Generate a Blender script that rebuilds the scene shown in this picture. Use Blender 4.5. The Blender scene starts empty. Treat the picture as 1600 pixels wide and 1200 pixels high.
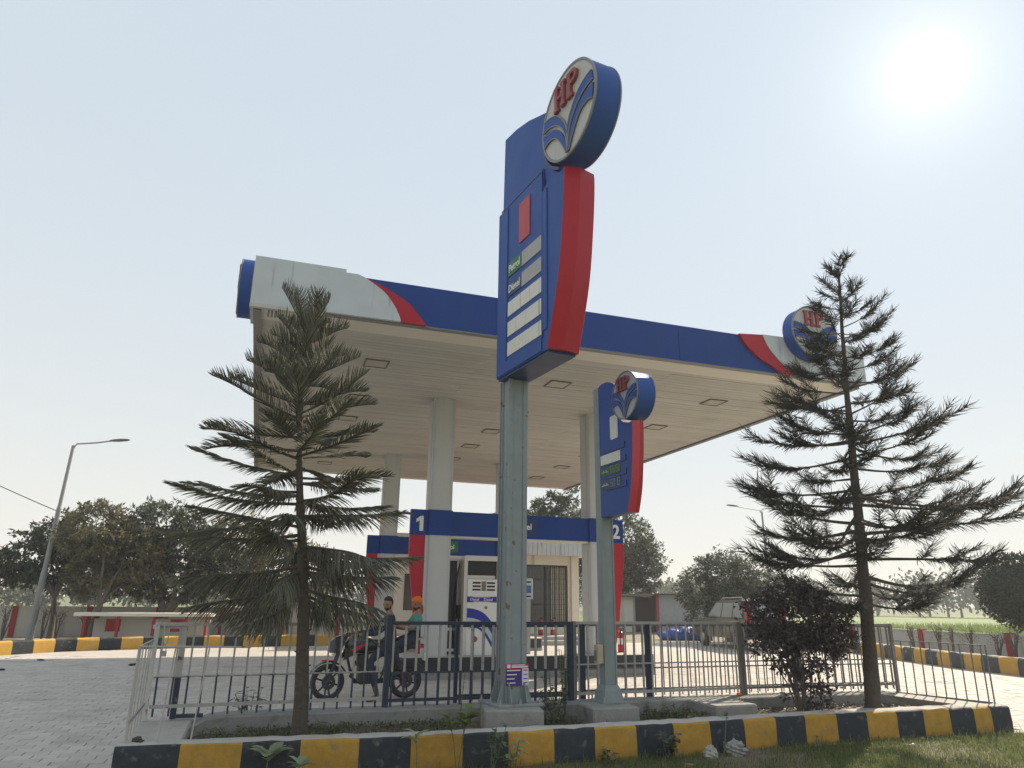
import bpy, bmesh, math, random
from mathutils import Matrix, Vector
import numpy as np
random.seed(11)
R = math.radians
SC = bpy.context.scene
COL = SC.collection
PI = math.pi

# ------------------------------------------------------------------ camera
YAW, PITCH, ROLL, CAMH = 0.3305, 0.2967, 0.0127, 1.6
def cam_matrix():
    f0 = Vector((math.sin(YAW), math.cos(YAW), 0)); r0 = Vector((math.cos(YAW), -math.sin(YAW), 0)); z = Vector((0, 0, 1))
    f = f0*math.cos(PITCH) + z*math.sin(PITCH); up = z*math.cos(PITCH) - f0*math.sin(PITCH)
    r = r0*math.cos(ROLL) + up*math.sin(ROLL); u = up*math.cos(ROLL) - r0*math.sin(ROLL)
    m = Matrix.Identity(4)
    for i in range(3):
        m[i][0], m[i][1], m[i][2] = r[i], u[i], -f[i]
    m[2][3] = CAMH
    return m
cam_data = bpy.data.cameras.new('camera'); cam = bpy.data.objects.new('camera', cam_data); COL.objects.link(cam)
cam.matrix_world = cam_matrix()
cam_data.sensor_width = 36; cam_data.lens = 36*1109/1600; cam_data.clip_start = .05; cam_data.clip_end = 3000
SC.camera = cam

# ------------------------------------------------------------------ light
SUN_AZ, SUN_EL = R(35.0)+YAW, R(35.6)          # azimuth clockwise from +Y
sun_dir = Vector((math.sin(SUN_AZ)*math.cos(SUN_EL), math.cos(SUN_AZ)*math.cos(SUN_EL), math.sin(SUN_EL)))
W = bpy.data.worlds.new('World'); SC.world = W; W.use_nodes = True
nt = W.node_tree; nt.nodes.clear()
def wn(t, **k):
    n = nt.nodes.new(t)
    for a, b in k.items(): setattr(n, a, b)
    return n
sky = wn('ShaderNodeTexSky', sky_type='NISHITA', sun_disc=False, sun_elevation=SUN_EL, sun_rotation=SUN_AZ,
         altitude=80, air_density=1.0, dust_density=.0, ozone_density=1.5)
BGS = .1
def wm(op, a, b, c=None):
    n = wn('ShaderNodeMath', operation=op)
    for i, x in enumerate((a, b) if c is None else (a, b, c)):
        if isinstance(x, (int, float)): n.inputs[i].default_value = x
        else: nt.links.new(x, n.inputs[i])
    return n.outputs[0]
def wmix(f, a, b, mode='MIX'):
    n = wn('ShaderNodeMix', data_type='RGBA', blend_type=mode)
    for i, x in ((0, f), (6, a), (7, b)):
        if isinstance(x, tuple): n.inputs[i].default_value = (*x, 1)
        elif isinstance(x, (int, float)): n.inputs[i].default_value = x
        else: nt.links.new(x, n.inputs[i])
    return n.outputs[2]
tc = wn('ShaderNodeTexCoord'); sep = wn('ShaderNodeSeparateXYZ'); nt.links.new(tc.outputs['Generated'], sep.inputs[0])
dt = wn('ShaderNodeVectorMath', operation='DOT_PRODUCT'); nt.links.new(tc.outputs['Generated'], dt.inputs[0]); dt.inputs[1].default_value = sun_dir
dot = wm('MAXIMUM', dt.outputs['Value'], 0.)
elev = wm('MAXIMUM', sep.outputs[2], 0.)
low = wm('POWER', wm('SUBTRACT', 1., elev), 3.5)             # 1 at the horizon, 0 overhead
K = 1/BGS
haze_col = wmix(low, (.35*K, .395*K, .43*K), (.50*K, .475*K, .42*K))
mixed = wmix(wm('MULTIPLY_ADD', low, .08, .90), sky.outputs[0], haze_col)
glow = wm('ADD', wm('ADD', wm('MULTIPLY', wm('POWER', dot, 2500.), .30), wm('MULTIPLY', wm('POWER', dot, 300.), .10)), wm('ADD', wm('MULTIPLY', wm('POWER', dot, 60.), .045), wm('MULTIPLY', wm('POWER', dot, 8.), .022)))
gl = wn('ShaderNodeMix', data_type='RGBA', blend_type='MULTIPLY'); gl.inputs[0].default_value = 1; gl.inputs[6].default_value = (1*K, .965*K, .89*K, 1)
cmb = wn('ShaderNodeCombineColor')
for i in range(3): nt.links.new(glow, cmb.inputs[i])
nt.links.new(cmb.outputs[0], gl.inputs[7])
total = wmix(1., mixed, gl.outputs[2], 'ADD')
bg = wn('ShaderNodeBackground'); bg.inputs['Strength'].default_value = BGS
wo = wn('ShaderNodeOutputWorld')
nt.links.new(total, bg.inputs['Color']); nt.links.new(bg.outputs[0], wo.inputs['Surface'])
sun_data = bpy.data.lights.new('sun', 'SUN'); sun_data.energy = 4.0; sun_data.angle = R(1.2); sun_data.color = (1, .87, .69)
sun = bpy.data.objects.new('sun', sun_data); COL.objects.link(sun)
sun.rotation_euler = sun_dir.to_track_quat('Z', 'Y').to_euler(); sun.location = (20, 20, 40)
SC.view_settings.view_transform = 'Standard'; SC.view_settings.look = 'None'
SC.view_settings.exposure = 0.95; SC.view_settings.gamma = 1; SC.view_settings.use_curve_mapping = False
SC.render.engine = 'CYCLES'
SC.cycles.use_denoising = True
SC.cycles.max_bounces = 6; SC.cycles.diffuse_bounces = 3; SC.cycles.glossy_bounces = 3; SC.cycles.transmission_bounces = 4
SC.cycles.volume_bounces = 0; SC.cycles.transparent_max_bounces = 8
SC.cycles.sample_clamp_indirect = 6

# ------------------------------------------------------------------ materials
MATS = {}
def M(name, col, rough=.6, var=.18, scale=6., metal=0., bump=0., bscale=60., spec=.4, col2=None, c2scale=3., c2at=.55, c2w=.12,
      streak=False, rnd=0., transl=0., coat=0., emit=None, two=None):
    """procedural Principled material: value noise in world space, an optional second (wear) colour with its own shapes"""
    if name in MATS: return MATS[name]
    m = bpy.data.materials.new(name); m.use_nodes = True; t = m.node_tree; N = t.nodes; Lk = t.links
    b = N['Principled BSDF']; out = N['Material Output']
    geo = N.new('ShaderNodeNewGeometry'); pos = geo.outputs['Position']
    if streak:
        mp = N.new('ShaderNodeMapping'); mp.inputs['Scale'].default_value = (1, 1, .07); Lk.new(pos, mp.inputs[0]); wpos = mp.outputs[0]
    else: wpos = pos
    def noise(sc, src, det=4.):
        n = N.new('ShaderNodeTexNoise'); n.inputs['Scale'].default_value = sc; n.inputs['Detail'].default_value = det; Lk.new(src, n.inputs['Vector']); return n.outputs['Fac']
    def math_(op, a, bb, c=None):
        n = N.new('ShaderNodeMath'); n.operation = op
        for i, x in enumerate((a, bb) if c is None else (a, bb, c)):
            if isinstance(x, (int, float)): n.inputs[i].default_value = x
            else: Lk.new(x, n.inputs[i])
        return n.outputs[0]
    def mix(f, a, c):
        n = N.new('ShaderNodeMix'); n.data_type = 'RGBA'
        if isinstance(f, (int, float)): n.inputs[0].default_value = f
        else: Lk.new(f, n.inputs[0])
        for i, x in ((6, a), (7, c)):
            if isinstance(x, tuple): n.inputs[i].default_value = (*x, 1)
            else: Lk.new(x, n.inputs[i])
        return n.outputs[2]
    base = tuple(col)
    if two:                         # paint changes at a height: two = (z, lower colour)
        sx = N.new('ShaderNodeSeparateXYZ'); Lk.new(pos, sx.inputs[0])
        nz = math_('MULTIPLY_ADD', noise(9, pos), .03, sx.outputs[2])
        base = mix(math_('GREATER_THAN', nz, two[0]), tuple(two[1]), base)
    if col2 is not None:
        f = noise(c2scale, wpos, 6.)
        mr = N.new('ShaderNodeMapRange'); mr.interpolation_type = 'SMOOTHSTEP'; Lk.new(f, mr.inputs[0]); mr.inputs[1].default_value = c2at; mr.inputs[2].default_value = c2at+c2w
        base = mix(mr.outputs[0], base, tuple(col2))
    val = math_('MULTIPLY_ADD', noise(scale, pos), 2*var, 1-var)
    val = math_('MULTIPLY', val, math_('MULTIPLY_ADD', noise(scale*.17, pos, 2.), var, 1-var*.5))
    if rnd:
        at = N.new('ShaderNodeAttribute'); at.attribute_name = 'rnd'
        oi = N.new('ShaderNodeObjectInfo')
        s = math_('FRACT', math_('ADD', at.outputs['Fac'], oi.outputs['Random']), 0)
        val = math_('MULTIPLY', val, math_('MULTIPLY_ADD', s, 2*rnd, 1-rnd))
    hs = N.new('ShaderNodeHueSaturation'); Lk.new(val, hs.inputs['Value'])
    if isinstance(base, tuple): hs.inputs['Color'].default_value = (*base, 1)
    else: Lk.new(base, hs.inputs['Color'])
    Lk.new(hs.outputs[0], b.inputs['Base Color'])
    b.inputs['Roughness'].default_value = rough; b.inputs['Metallic'].default_value = metal
    b.inputs['Specular IOR Level'].default_value = spec; b.inputs['Coat Weight'].default_value = coat
    rr = math_('MULTIPLY_ADD', noise(scale*.8, pos), .25, max(0.02, rough-.12)); Lk.new(rr, b.inputs['Roughness'])
    if emit: b.inputs['Emission Color'].default_value = (*emit[:3], 1); b.inputs['Emission Strength'].default_value = emit[3]
    if bump:
        bp = N.new('ShaderNodeBump'); bp.inputs['Strength'].default_value = bump; bp.inputs['Distance'].default_value = .02
        Lk.new(noise(bscale, pos, 8.), bp.inputs['Height']); Lk.new(bp.outputs[0], b.inputs['Normal'])
    if transl:
        tr = N.new('ShaderNodeBsdfTranslucent'); Lk.new(hs.outputs[0], tr.inputs[0])
        mx = N.new('ShaderNodeMixShader'); mx.inputs[0].default_value = transl
        Lk.new(b.outputs[0], mx.inputs[1]); Lk.new(tr.outputs[0], mx.inputs[2]); Lk.new(mx.outputs[0], out.inputs[0])
    MATS[name] = m
    return m
def glass(name, col=(.05, .06, .07), rough=.06):
    m = M(name, col, rough=rough, var=.05, spec=.6); return m

BLUE = M('signage blue paint', (.022, .075, .30), .5, .10, 3, spec=.2, col2=(.05, .10, .27), c2scale=1.2, c2at=.58, c2w=.25, streak=True)
BLUED = M('dark blue trim', (.012, .035, .15), .4, .1, 4)
NAVY = M('navy canopy sign blue', (.014, .052, .235), .5, .08, 2, spec=.15, col2=(.024, .065, .22), c2scale=1.1, c2at=.55, c2w=.3, streak=True)
RED = M('signage red acrylic', (.40, .012, .028), .4, .10, 3, spec=.25, col2=(.34, .03, .04), c2scale=3, c2at=.58, c2w=.2, streak=True)
REDL = M('lit facet red acrylic', (.50, .035, .055), .3, .1, 3)  # lighter copy of the sign red, a lit facet's brightness put into the colour
REDP = M('faded red panel', (.45, .05, .06), .5, .15, 5)
ACP = M('weathered silver white panel', (.50, .53, .56), .42, .12, 3, col2=(.30, .31, .32), c2scale=9, c2at=.60, c2w=.10, streak=True)
WHITE = M('white paint', (.72, .72, .70), .5, .08, 4)
SIGNW = M('dusty translucent white', (.44, .43, .415), .5, .12, 5, col2=(.40, .37, .33), c2scale=14, c2at=.55, c2w=.2, streak=True)
LETR = M('faded red letters', (.27, .055, .06), .6, .2, 9)
RIM = M('grey rim trim', (.20, .20, .20), .45, .12, 8)
ROWW = M('blank price strip', (.66, .65, .60), .5, .12, 9, col2=(.42, .40, .36), c2scale=12, c2at=.57, c2w=.15, streak=True)
ROWG = M('dusty grey price strip', (.36, .35, .36), .5, .12, 9)
GREEN = M('green label', (.02, .14, .06), .5, .15, 8)
NAVYL = M('navy label', (.02, .05, .14), .5, .1, 8)
STEELT = M('weathered teal grey paint', (.235, .27, .285), .6, .16, 7, col2=(.17, .10, .06), c2scale=7, c2at=.63, c2w=.05, bump=.15, bscale=90)
STEELT2 = M('weathered pole paint', (.225, .26, .265), .6, .16, 7, col2=(.22, .12, .08), c2scale=4, c2at=.62, c2w=.05, streak=True)
PILLAR = M('pillar cladding', (.50, .51, .51), .5, .04, 6, spec=.25, col2=(.44, .44, .43), c2scale=14, c2at=.60, c2w=.15, streak=True)
SOFFIT = M('soffit slats', (.47, .45, .42), .6, .10, 1.2, col2=(.39, .37, .34), c2scale=.9, c2at=.52, c2w=.3, rnd=.06)
SOFFB = M('soffit backing', (.22, .20, .18), .8)
TRIMW = M('soffit border', (.66, .62, .56), .6, .08, 2)
LAMPF = M('lamp frame', (.16, .15, .13), .5); LAMPD = M('lamp diffuser', (.42, .39, .34), .4)
CONC = M('concrete', (.27, .265, .25), .9, .22, 7, bump=.5, bscale=35, col2=(.16, .16, .15), c2scale=4, c2at=.55, c2w=.2)
CONCP = M('pale dusty concrete', (.46, .44, .40), .95, .16, 8, bump=.4, bscale=45, col2=(.34, .32, .29), c2scale=5, c2at=.55, c2w=.2)
KBLK = M('black kerb paint', (.026, .032, .040), .8, .4, 14, col2=(.12, .115, .105), c2scale=10, c2at=.57, c2w=.18, bump=.3, bscale=40)
KYEL = M('yellow kerb paint', (.42, .235, .035), .85, .3, 12, col2=(.27, .19, .09), c2scale=10, c2at=.57, c2w=.18, bump=.3, bscale=40)
KBLKF = M('dusty black kerb paint', (.07, .075, .08), .8, .3, 6, col2=(.26, .25, .23), c2scale=5, c2at=.57, c2w=.14)
KYELF = M('dusty yellow kerb paint', (.55, .32, .06), .8, .2, 6, col2=(.42, .36, .26), c2scale=5, c2at=.58, c2w=.14)
PAVE = M('paving block', (.47, .435, .395), .85, .12, 5, rnd=.10, bump=.25, bscale=50, col2=(.37, .34, .31), c2scale=.8, c2at=.56, c2w=.15)
PAVEB = M('paving joint sand', (.20, .18, .155), .95, .2, 14)
SOIL = M('garden soil', (.13, .10, .075), .95, .3, 10, bump=.8, bscale=30)
DIRT = M('roadside dirt', (.17, .14, .10), .95, .3, 5, bump=.8, bscale=25)
FIELD = M('field ground', (.13, .15, .06), .95, .25, .3)
FNAVY = M('navy fence paint', (.022, .035, .07), .5, .2, 12)
FGREY = M('weathered fence steel', (.40, .385, .365), .55, .18, 14, col2=(.14, .09, .06), c2scale=11, c2at=.66, c2w=.05, two=(.77, (.035, .045, .075)))
FGREY2 = M('bare fence steel', (.40, .385, .365), .55, .18, 14, col2=(.14, .09, .06), c2scale=11, c2at=.66, c2w=.05)
FDARK = M('dark fence steel', (.18, .175, .172), .5, .2, 12, col2=(.16, .12, .10), c2scale=11, c2at=.62, c2w=.06)
FWHITE = M('white fence post', (.52, .51, .49), .6, .15, 9, col2=(.24, .20, .17), c2scale=9, c2at=.60, c2w=.08)
BLACK = M('black plastic', (.018, .018, .02), .45, .2, 9)
BLKPL = M('black plinth paint', (.016, .022, .028), .5, .2, 6)
RUBBER = M('tyre rubber', (.03, .03, .03), .85, .2, 20)
CHROME = M('dull chrome', (.55, .55, .55), .3, .05, 9, metal=.9)
STEEL = M('steel', (.35, .35, .36), .4, .1, 9, metal=.6)
BARK = M('scaly bark', (.085, .07, .058), .95, .3, 22, bump=1., bscale=28)
BARK2 = M('dry bark', (.13, .105, .085), .95, .3, 14, bump=.6, bscale=30)
CREAM = M('cream wall', (.72, .66, .56), .85, .07, 2, col2=(.48, .40, .31), c2scale=2, c2at=.60, c2w=.15, streak=True)
WALLW = M('dirty white wall', (.50, .49, .46), .9, .1, 2, col2=(.34, .33, .31), c2scale=2.5, c2at=.55, c2w=.2, streak=True)
WALLR = M('red post paint', (.36, .035, .04), .75, .15, 6)
DARKGL = glass('dark glass', (.02, .025, .03))

# ------------------------------------------------------------------ mesh helpers
TM = {}
class MB:
    def __init__(s): s.v = []; s.f = []; s.m = []; s.r = []; s.sm = False
    def add(s, vs, fs, mi=0, r=0.):
        o = len(s.v); s.v.extend(tuple(x) for x in vs)
        for f in fs: s.f.append(tuple(i+o for i in f)); s.m.append(mi); s.r.append(r)
        return s
    def box(s, x0, x1, y0, y1, z0, z1, mi=0, M4=None):
        v = [(x0,y0,z0),(x1,y0,z0),(x1,y1,z0),(x0,y1,z0),(x0,y0,z1),(x1,y0,z1),(x1,y1,z1),(x0,y1,z1)]
        if M4 is not None: v = [M4 @ Vector(p) for p in v]
        return s.add(v, [(0,3,2,1),(4,5,6,7),(0,1,5,4),(1,2,6,5),(2,3,7,6),(3,0,4,7)], mi)
    def bbox(s, x0, x1, y0, y1, z0, z1, b=.01, mi=0, M4=None):
        """box with chamfered vertical and top edges"""
        def ring(z, i): return [(x0+i+b,y0+i,z),(x1-i-b,y0+i,z),(x1-i,y0+i+b,z),(x1-i,y1-i-b,z),(x1-i-b,y1-i,z),(x0+i+b,y1-i,z),(x0+i,y1-i-b,z),(x0+i,y0+i+b,z)]
        v = ring(z0, 0) + ring(z1-b, 0) + ring(z1, b*.8)
        if M4 is not None: v = [M4 @ Vector(p) for p in v]
        fs = [tuple(range(7, -1, -1)), tuple(range(16, 24))]
        for k in (0, 8):
            for i in range(8): j = (i+1) % 8; fs.append((k+i, k+j, k+8+j, k+8+i))
        return s.add(v, fs, mi)
    def prism(s, poly, a, b, axis='y', mi=0, mis=None):
        """polygon [(p,q)] extruded a..b. axis y: (p,?,q); axis z: (p,q,?); axis x: (?,p,q)"""
        n = len(poly)
        P = (lambda p, t: (p[0], t, p[1])) if axis == 'y' else ((lambda p, t: (p[0], p[1], t)) if axis == 'z' else (lambda p, t: (t, p[0], p[1])))
        v = [P(p, a) for p in poly] + [P(p, b) for p in poly]
        s.add(v, [tuple(range(n)), tuple(range(2*n-1, n-1, -1))], mi)
        s.add(v, [(i, n+i, n+(i+1) % n, (i+1) % n) for i in range(n)], mi if mis is None else mis)
        return s
    def tube(s, pts, rad, n=6, mi=0, cap=True, r=0.):
        pts = [Vector(p) for p in pts]; K = len(pts)
        if not hasattr(rad, '__len__'): rad = [rad]*K
        vs = []; prev = None
        for i, p in enumerate(pts):
            t = (pts[min(i+1, K-1)]-pts[max(i-1, 0)])
            if t.length < 1e-9: t = Vector((0, 0, 1))
            t.normalize()
            if prev is None:
                a = Vector((0, 0, 1)) if abs(t.z) < .9 else Vector((1, 0, 0)); prev = t.cross(a).normalized()
            prev = (prev - t*prev.dot(t)).normalized(); q = t.cross(prev)
            for k in range(n):
                an = 2*PI*k/n; vs.append(p + (prev*math.cos(an)+q*math.sin(an))*rad[i])
        fs = []
        for i in range(K-1):
            for k in range(n): k2 = (k+1) % n; fs.append((i*n+k, i*n+k2, (i+1)*n+k2, (i+1)*n+k))
        if cap: fs.append(tuple(range(n-1, -1, -1))); fs.append(tuple(range((K-1)*n, K*n)))
        return s.add(vs, fs, mi, r)
    def lathe(s, prof, origin=(0,0,0), axis='z', n=24, mi=0, a0=0., a1=2*PI):
        """prof [(r,h)] turned about an axis through origin"""
        o = Vector(origin); vs = []; K = len(prof); full = abs(a1-a0-2*PI) < 1e-6; nn = n if full else n+1
        for k in range(nn):
            a = a0+(a1-a0)*k/n; c, q = math.cos(a), math.sin(a)
            for rr, h in prof:
                vs.append(o + Vector({'z': (rr*c, rr*q, h), 'y': (rr*c, h, rr*q), 'x': (h, rr*c, rr*q)}[axis]))
        fs = []
        for k in range(nn if full else nn-1):
            k2 = (k+1) % nn
            for i in range(K-1): fs.append((k*K+i, k2*K+i, k2*K+i+1, k*K+i+1))
        return s.add(vs, fs, mi)
    def ball(s, c, rx, ry=None, rz=None, mi=0, n=12, m=8, fn=None):
        ry = rx if ry is None else ry; rz = rx if rz is None else rz; c = Vector(c); vs = []
        for j in range(m+1):
            th = PI*j/m
            for k in range(n):
                ph = 2*PI*k/n; d = Vector((math.sin(th)*math.cos(ph), math.sin(th)*math.sin(ph), math.cos(th)))
                q = 1. if fn is None else fn(d); vs.append(c+Vector((d.x*rx*q, d.y*ry*q, d.z*rz*q)))
        fs = [(j*n+k, (j+1)*n+k, (j+1)*n+(k+1) % n, j*n+(k+1) % n) for j in range(m) for k in range(n)]
        return s.add(vs, fs, mi)
    def mesh(s, name, mats, inv=None, smooth=None):
        me = bpy.data.meshes.new(name)
        vs = s.v if inv is None else [tuple(inv @ Vector(p)) for p in s.v]
        me.from_pydata(vs, [], s.f)
        for m in (mats if isinstance(mats, (list, tuple)) else [mats]): me.materials.append(m)
        me.polygons.foreach_set('material_index', s.m)
        if any(s.r):
            at = me.attributes.new('rnd', 'FLOAT', 'FACE'); at.data.foreach_set('value', s.r)
        if smooth is not None:
            me.polygons.foreach_set('use_smooth', [True]*len(s.f))
            me.set_sharp_from_angle(angle=R(smooth))
        me.update()
        return me
def link(name, me, parent=None):
    o = bpy.data.objects.new(name, me); COL.objects.link(o)
    if parent is not None: o.parent = parent
    return o
def thing(name, label, cat, loc=(0, 0, 0), rz=0., group=None):
    o = bpy.data.objects.new(name, None); COL.objects.link(o); o.empty_display_size = .1
    o.location = loc; o.rotation_euler = (0, 0, rz); o['label'] = label; o['category'] = cat
    if group: o['group'] = group
    TM[o.name] = (Matrix.Translation(loc) @ Matrix.Rotation(rz, 4, 'Z')).inverted()
    return o
def tag(o, label, cat, group=None, kind=None):
    o['label'] = label; o['category'] = cat
    if group: o['group'] = group
    if kind: o['kind'] = kind
    return o
def part(name, mb, mats, parent, world=False, smooth=None):
    """mesh child; world=True when mb holds world coordinates"""
    inv = TM.get(parent.name) if (world and parent is not None) else None
    return link(name, mb.mesh(name, mats, inv, smooth), parent)
def struct(name, mb, mats, smooth=None):
    o = link(name, mb.mesh(name, mats, None, smooth)); o['kind'] = 'structure'; return o
def copy_tree(o, parent=None, loc=None, rz=None):
    c = o.copy(); COL.objects.link(c); c.parent = parent
    if loc is not None: c.location = loc
    if rz is not None: c.rotation_euler = (0, 0, rz)
    for ch in o.children: copy_tree(ch, c)
    return c
def text(name, body, size, M4, mat, parent, depth=.004, align='CENTER', sx=1., bold=.0):
    cu = bpy.data.curves.new('t', 'FONT'); cu.body = body; cu.size = size; cu.extrude = depth; cu.align_x = align; cu.align_y = 'CENTER'; cu.offset = bold
    cu.resolution_u = 3
    ob = bpy.data.objects.new('t', cu); COL.objects.link(ob)
    me = bpy.data.meshes.new_from_object(ob.evaluated_get(bpy.context.evaluated_depsgraph_get()))
    bpy.data.objects.remove(ob); bpy.data.curves.remove(cu)
    me.transform(M4 @ Matrix.Diagonal((sx, 1, 1, 1))); me.materials.clear(); me.materials.append(mat); me.name = name
    return link(name, me, parent)
# a frame for text on a wall that faces -Y: text x -> +X, text y -> +Z
def wallM(x, y, z): return Matrix.Translation((x, y, z)) @ Matrix.Rotation(PI/2, 4, 'X')
def rnd(a, b): return random.uniform(a, b)
def rvec(rg):
    while True:
        v = Vector((rg.uniform(-1, 1), rg.uniform(-1, 1), rg.uniform(-1, 1)))
        if .05 < v.length < 1: return v.normalized()
def interp(t, P):
    for i in range(len(P)-1):
        if t <= P[i+1][0]:
            a, b = P[i], P[i+1]; k = (t-a[0])/max(1e-9, b[0]-a[0]); return a[1]+(b[1]-a[1])*k
    return P[-1][1]

# ------------------------------------------------------------------ projection (used only to decide what the photo could see)
_ci = cam.matrix_world.inverted()
def proj(x, y, z):
    c = _ci @ Vector((x, y, z))
    if c.z > -.1: return None
    return (800+1109*c.x/-c.z, 600-1109*c.y/-c.z, -c.z)

# ------------------------------------------------------------------ ground and paving
def fbm(x, y): return .5*math.sin(x*1.3+.7*math.sin(y*1.1))+.3*math.sin(y*2.3+x*.7)+.2*math.sin(x*4.1-y*3.3)
g = MB(); g.add([(-900, -60, -.03), (1100, -60, -.03), (1100, 1300, -.03), (-900, 1300, -.03)], [(0, 1, 2, 3)])
struct('ground', g, FIELD)
VERGE = M('dusty verge', (.24, .20, .14), .95, .25, 4, bump=.6, bscale=18, col2=(.14, .15, .07), c2scale=1.1, c2at=.5, c2w=.15)
g = MB(); g.add([(-30, 22, -.016), (-5, 25.5, -.016), (4, 27.5, -.016), (17, 27.5, -.016), (19.5, 20, -.016), (17.8, 8, -.016), (60, 8, -.016), (60, 46, -.016), (-30, 46, -.016)], [tuple(range(9))])
struct('verge', g, VERGE)
def in_planter(x, y): return -.95 < x < 9.85 and 7.7 < y < 9.25
def in_island(x, y): return (3.1 < x < 9.0 and 15.7 < y < 17.1) or (3.1 < x < 9. and 22.8 < y < 24.2)
BRICK = bpy.data.materials.new('paving blocks far'); BRICK.use_nodes = True
_t = BRICK.node_tree; _b = _t.nodes['Principled BSDF']; _b.inputs['Roughness'].default_value = .85
_g = _t.nodes.new('ShaderNodeNewGeometry'); _k = _t.nodes.new('ShaderNodeTexBrick'); _t.links.new(_g.outputs['Position'], _k.inputs['Vector'])
_k.inputs['Scale'].default_value = 1; _k.inputs['Brick Width'].default_value = .25; _k.inputs['Row Height'].default_value = .2; _k.inputs['Mortar Size'].default_value = .006
_k.inputs['Color1'].default_value = (.47, .435, .395, 1); _k.inputs['Color2'].default_value = (.43, .395, .355, 1); _k.inputs['Mortar'].default_value = (.30, .27, .24, 1)
_n = _t.nodes.new('ShaderNodeTexNoise'); _n.inputs['Scale'].default_value = .7; _t.links.new(_g.outputs['Position'], _n.inputs['Vector'])
_h = _t.nodes.new('ShaderNodeHueSaturation'); _t.links.new(_k.outputs[0], _h.inputs['Color'])
_mm = _t.nodes.new('ShaderNodeMath'); _mm.operation = 'MULTIPLY_ADD'; _mm.inputs[1].default_value = .4; _mm.inputs[2].default_value = .8
_t.links.new(_n.outputs[0], _mm.inputs[0]); _t.links.new(_mm.outputs[0], _h.inputs['Value']); _t.links.new(_h.outputs[0], _b.inputs['Base Color'])
_bp = _t.nodes.new('ShaderNodeBump'); _bp.inputs['Strength'].default_value = .4; _bp.inputs['Distance'].default_value = .01; _t.links.new(_k.outputs['Fac'], _bp.inputs['Height']); _bp.invert = True
_t.links.new(_bp.outputs[0], _b.inputs['Normal'])
def paved(x, y):
    if y < 7.62 and x > -1.1: return x > 9.95 and y > 6.9
    if x > 17.9+max(0, (y-14))*.3: return False
    if y > (24.3+(x+6.4)*1.0 if x < -5.1 else 25.6+(x+5.1)*.28 if x < 3 else 27.9): return False
    return True
pv = MB(); near = []
for i in range(-18, 22):
    for j in range(4, 34):
        cx, cy = i+.5, j+.5
        c = [paved(i+a, j+b) for a in (0.02, .98) for b in (0.02, .98)]
        if not any(c): continue
        p = proj(cx, cy, 0)
        nr = p is not None and -90 < p[0] < 1690 and p[1] < 1290 and p[2] < 20 and not in_planter(cx, cy) and all(c)
        if nr: near.append((i, j))
        x0, x1, y0, y1 = i, i+1, j, j+1
        if j == 7 and -1 <= i < 10: y0 = 7.62
        z = -.014 if nr else -.002
        pv.add([(x0, y0, z), (x1, y0, z), (x1, y1, z), (x0, y1, z)], [(0, 1, 2, 3)], 0 if nr else 1)
pavement = struct('pavement', pv, [PAVEB, BRICK])
BA, BB_, GAP = .25, .20, .0025
def block_poly(odd):
    k = .010; top = []; bot = []
    for q in range(5):
        x = q*BA/4; w = k if (q % 2 == 0) else -k
        xx = min(max(x, GAP), BA-GAP)
        bot.append((xx, w+GAP)); top.append((xx, BB_+w-GAP))
    return bot + top[::-1]
PB = block_poly(0)
def add_block(mb, x, y, r):
    dz = rnd(-.0025, .0025); tx = rnd(-.012, .012); ty = rnd(-.015, .015)
    n = len(PB); cx, cy = BA/2, BB_/2
    def zz(p): return dz+(p[0]-cx)*tx+(p[1]-cy)*ty
    vs = [(x+cx+(p[0]-cx)*.975, y+cy+(p[1]-cy)*.965, zz(p)) for p in PB] + [(x+p[0], y+p[1], zz(p)-.003) for p in PB] + [(x+p[0], y+p[1], -.016) for p in PB]
    fs = [tuple(range(n))]
    for k in (0, n):
        for a in range(n): b = (a+1) % n; fs.append((k+n+a, k+n+b, k+b, k+a))
    mb.add(vs, fs, 0, r)
blocks = []
nearset = set(near)
for (i, j) in near:
    for r_ in range(5):
        yy = j+r_*BB_; off = (BA/2 if (j*5+r_) % 2 else 0)
        for c_ in range(4):
            xx = i+c_*BA+off
            if in_planter(xx+.1, yy+.1) or in_island(xx+.1, yy+.1) or not paved(xx, yy): continue
            p = proj(xx+.12, yy+.1, 0)
            blocks.append((p[2] if (p and 0 < p[0] < 1600 and p[1] < 1200) else 99, xx, yy))
blocks.sort()
proto = []
for k in range(8):
    b = MB(); add_block(b, -BA/2, -BB_/2, 0.); proto.append(b.mesh('paving_block', PAVE))
for d, xx, yy in blocks[:300]:
    o = link('paving_block', random.choice(proto), pavement); o.location = (xx+BA/2, yy+BB_/2, 0)
rest = MB()
for d, xx, yy in blocks[300:]: add_block(rest, xx, yy, rnd(.01, 1))
o = link('paving_blocks_beyond', rest.mesh('paving_blocks_beyond', PAVE), pavement); o['kind'] = 'stuff'

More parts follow.
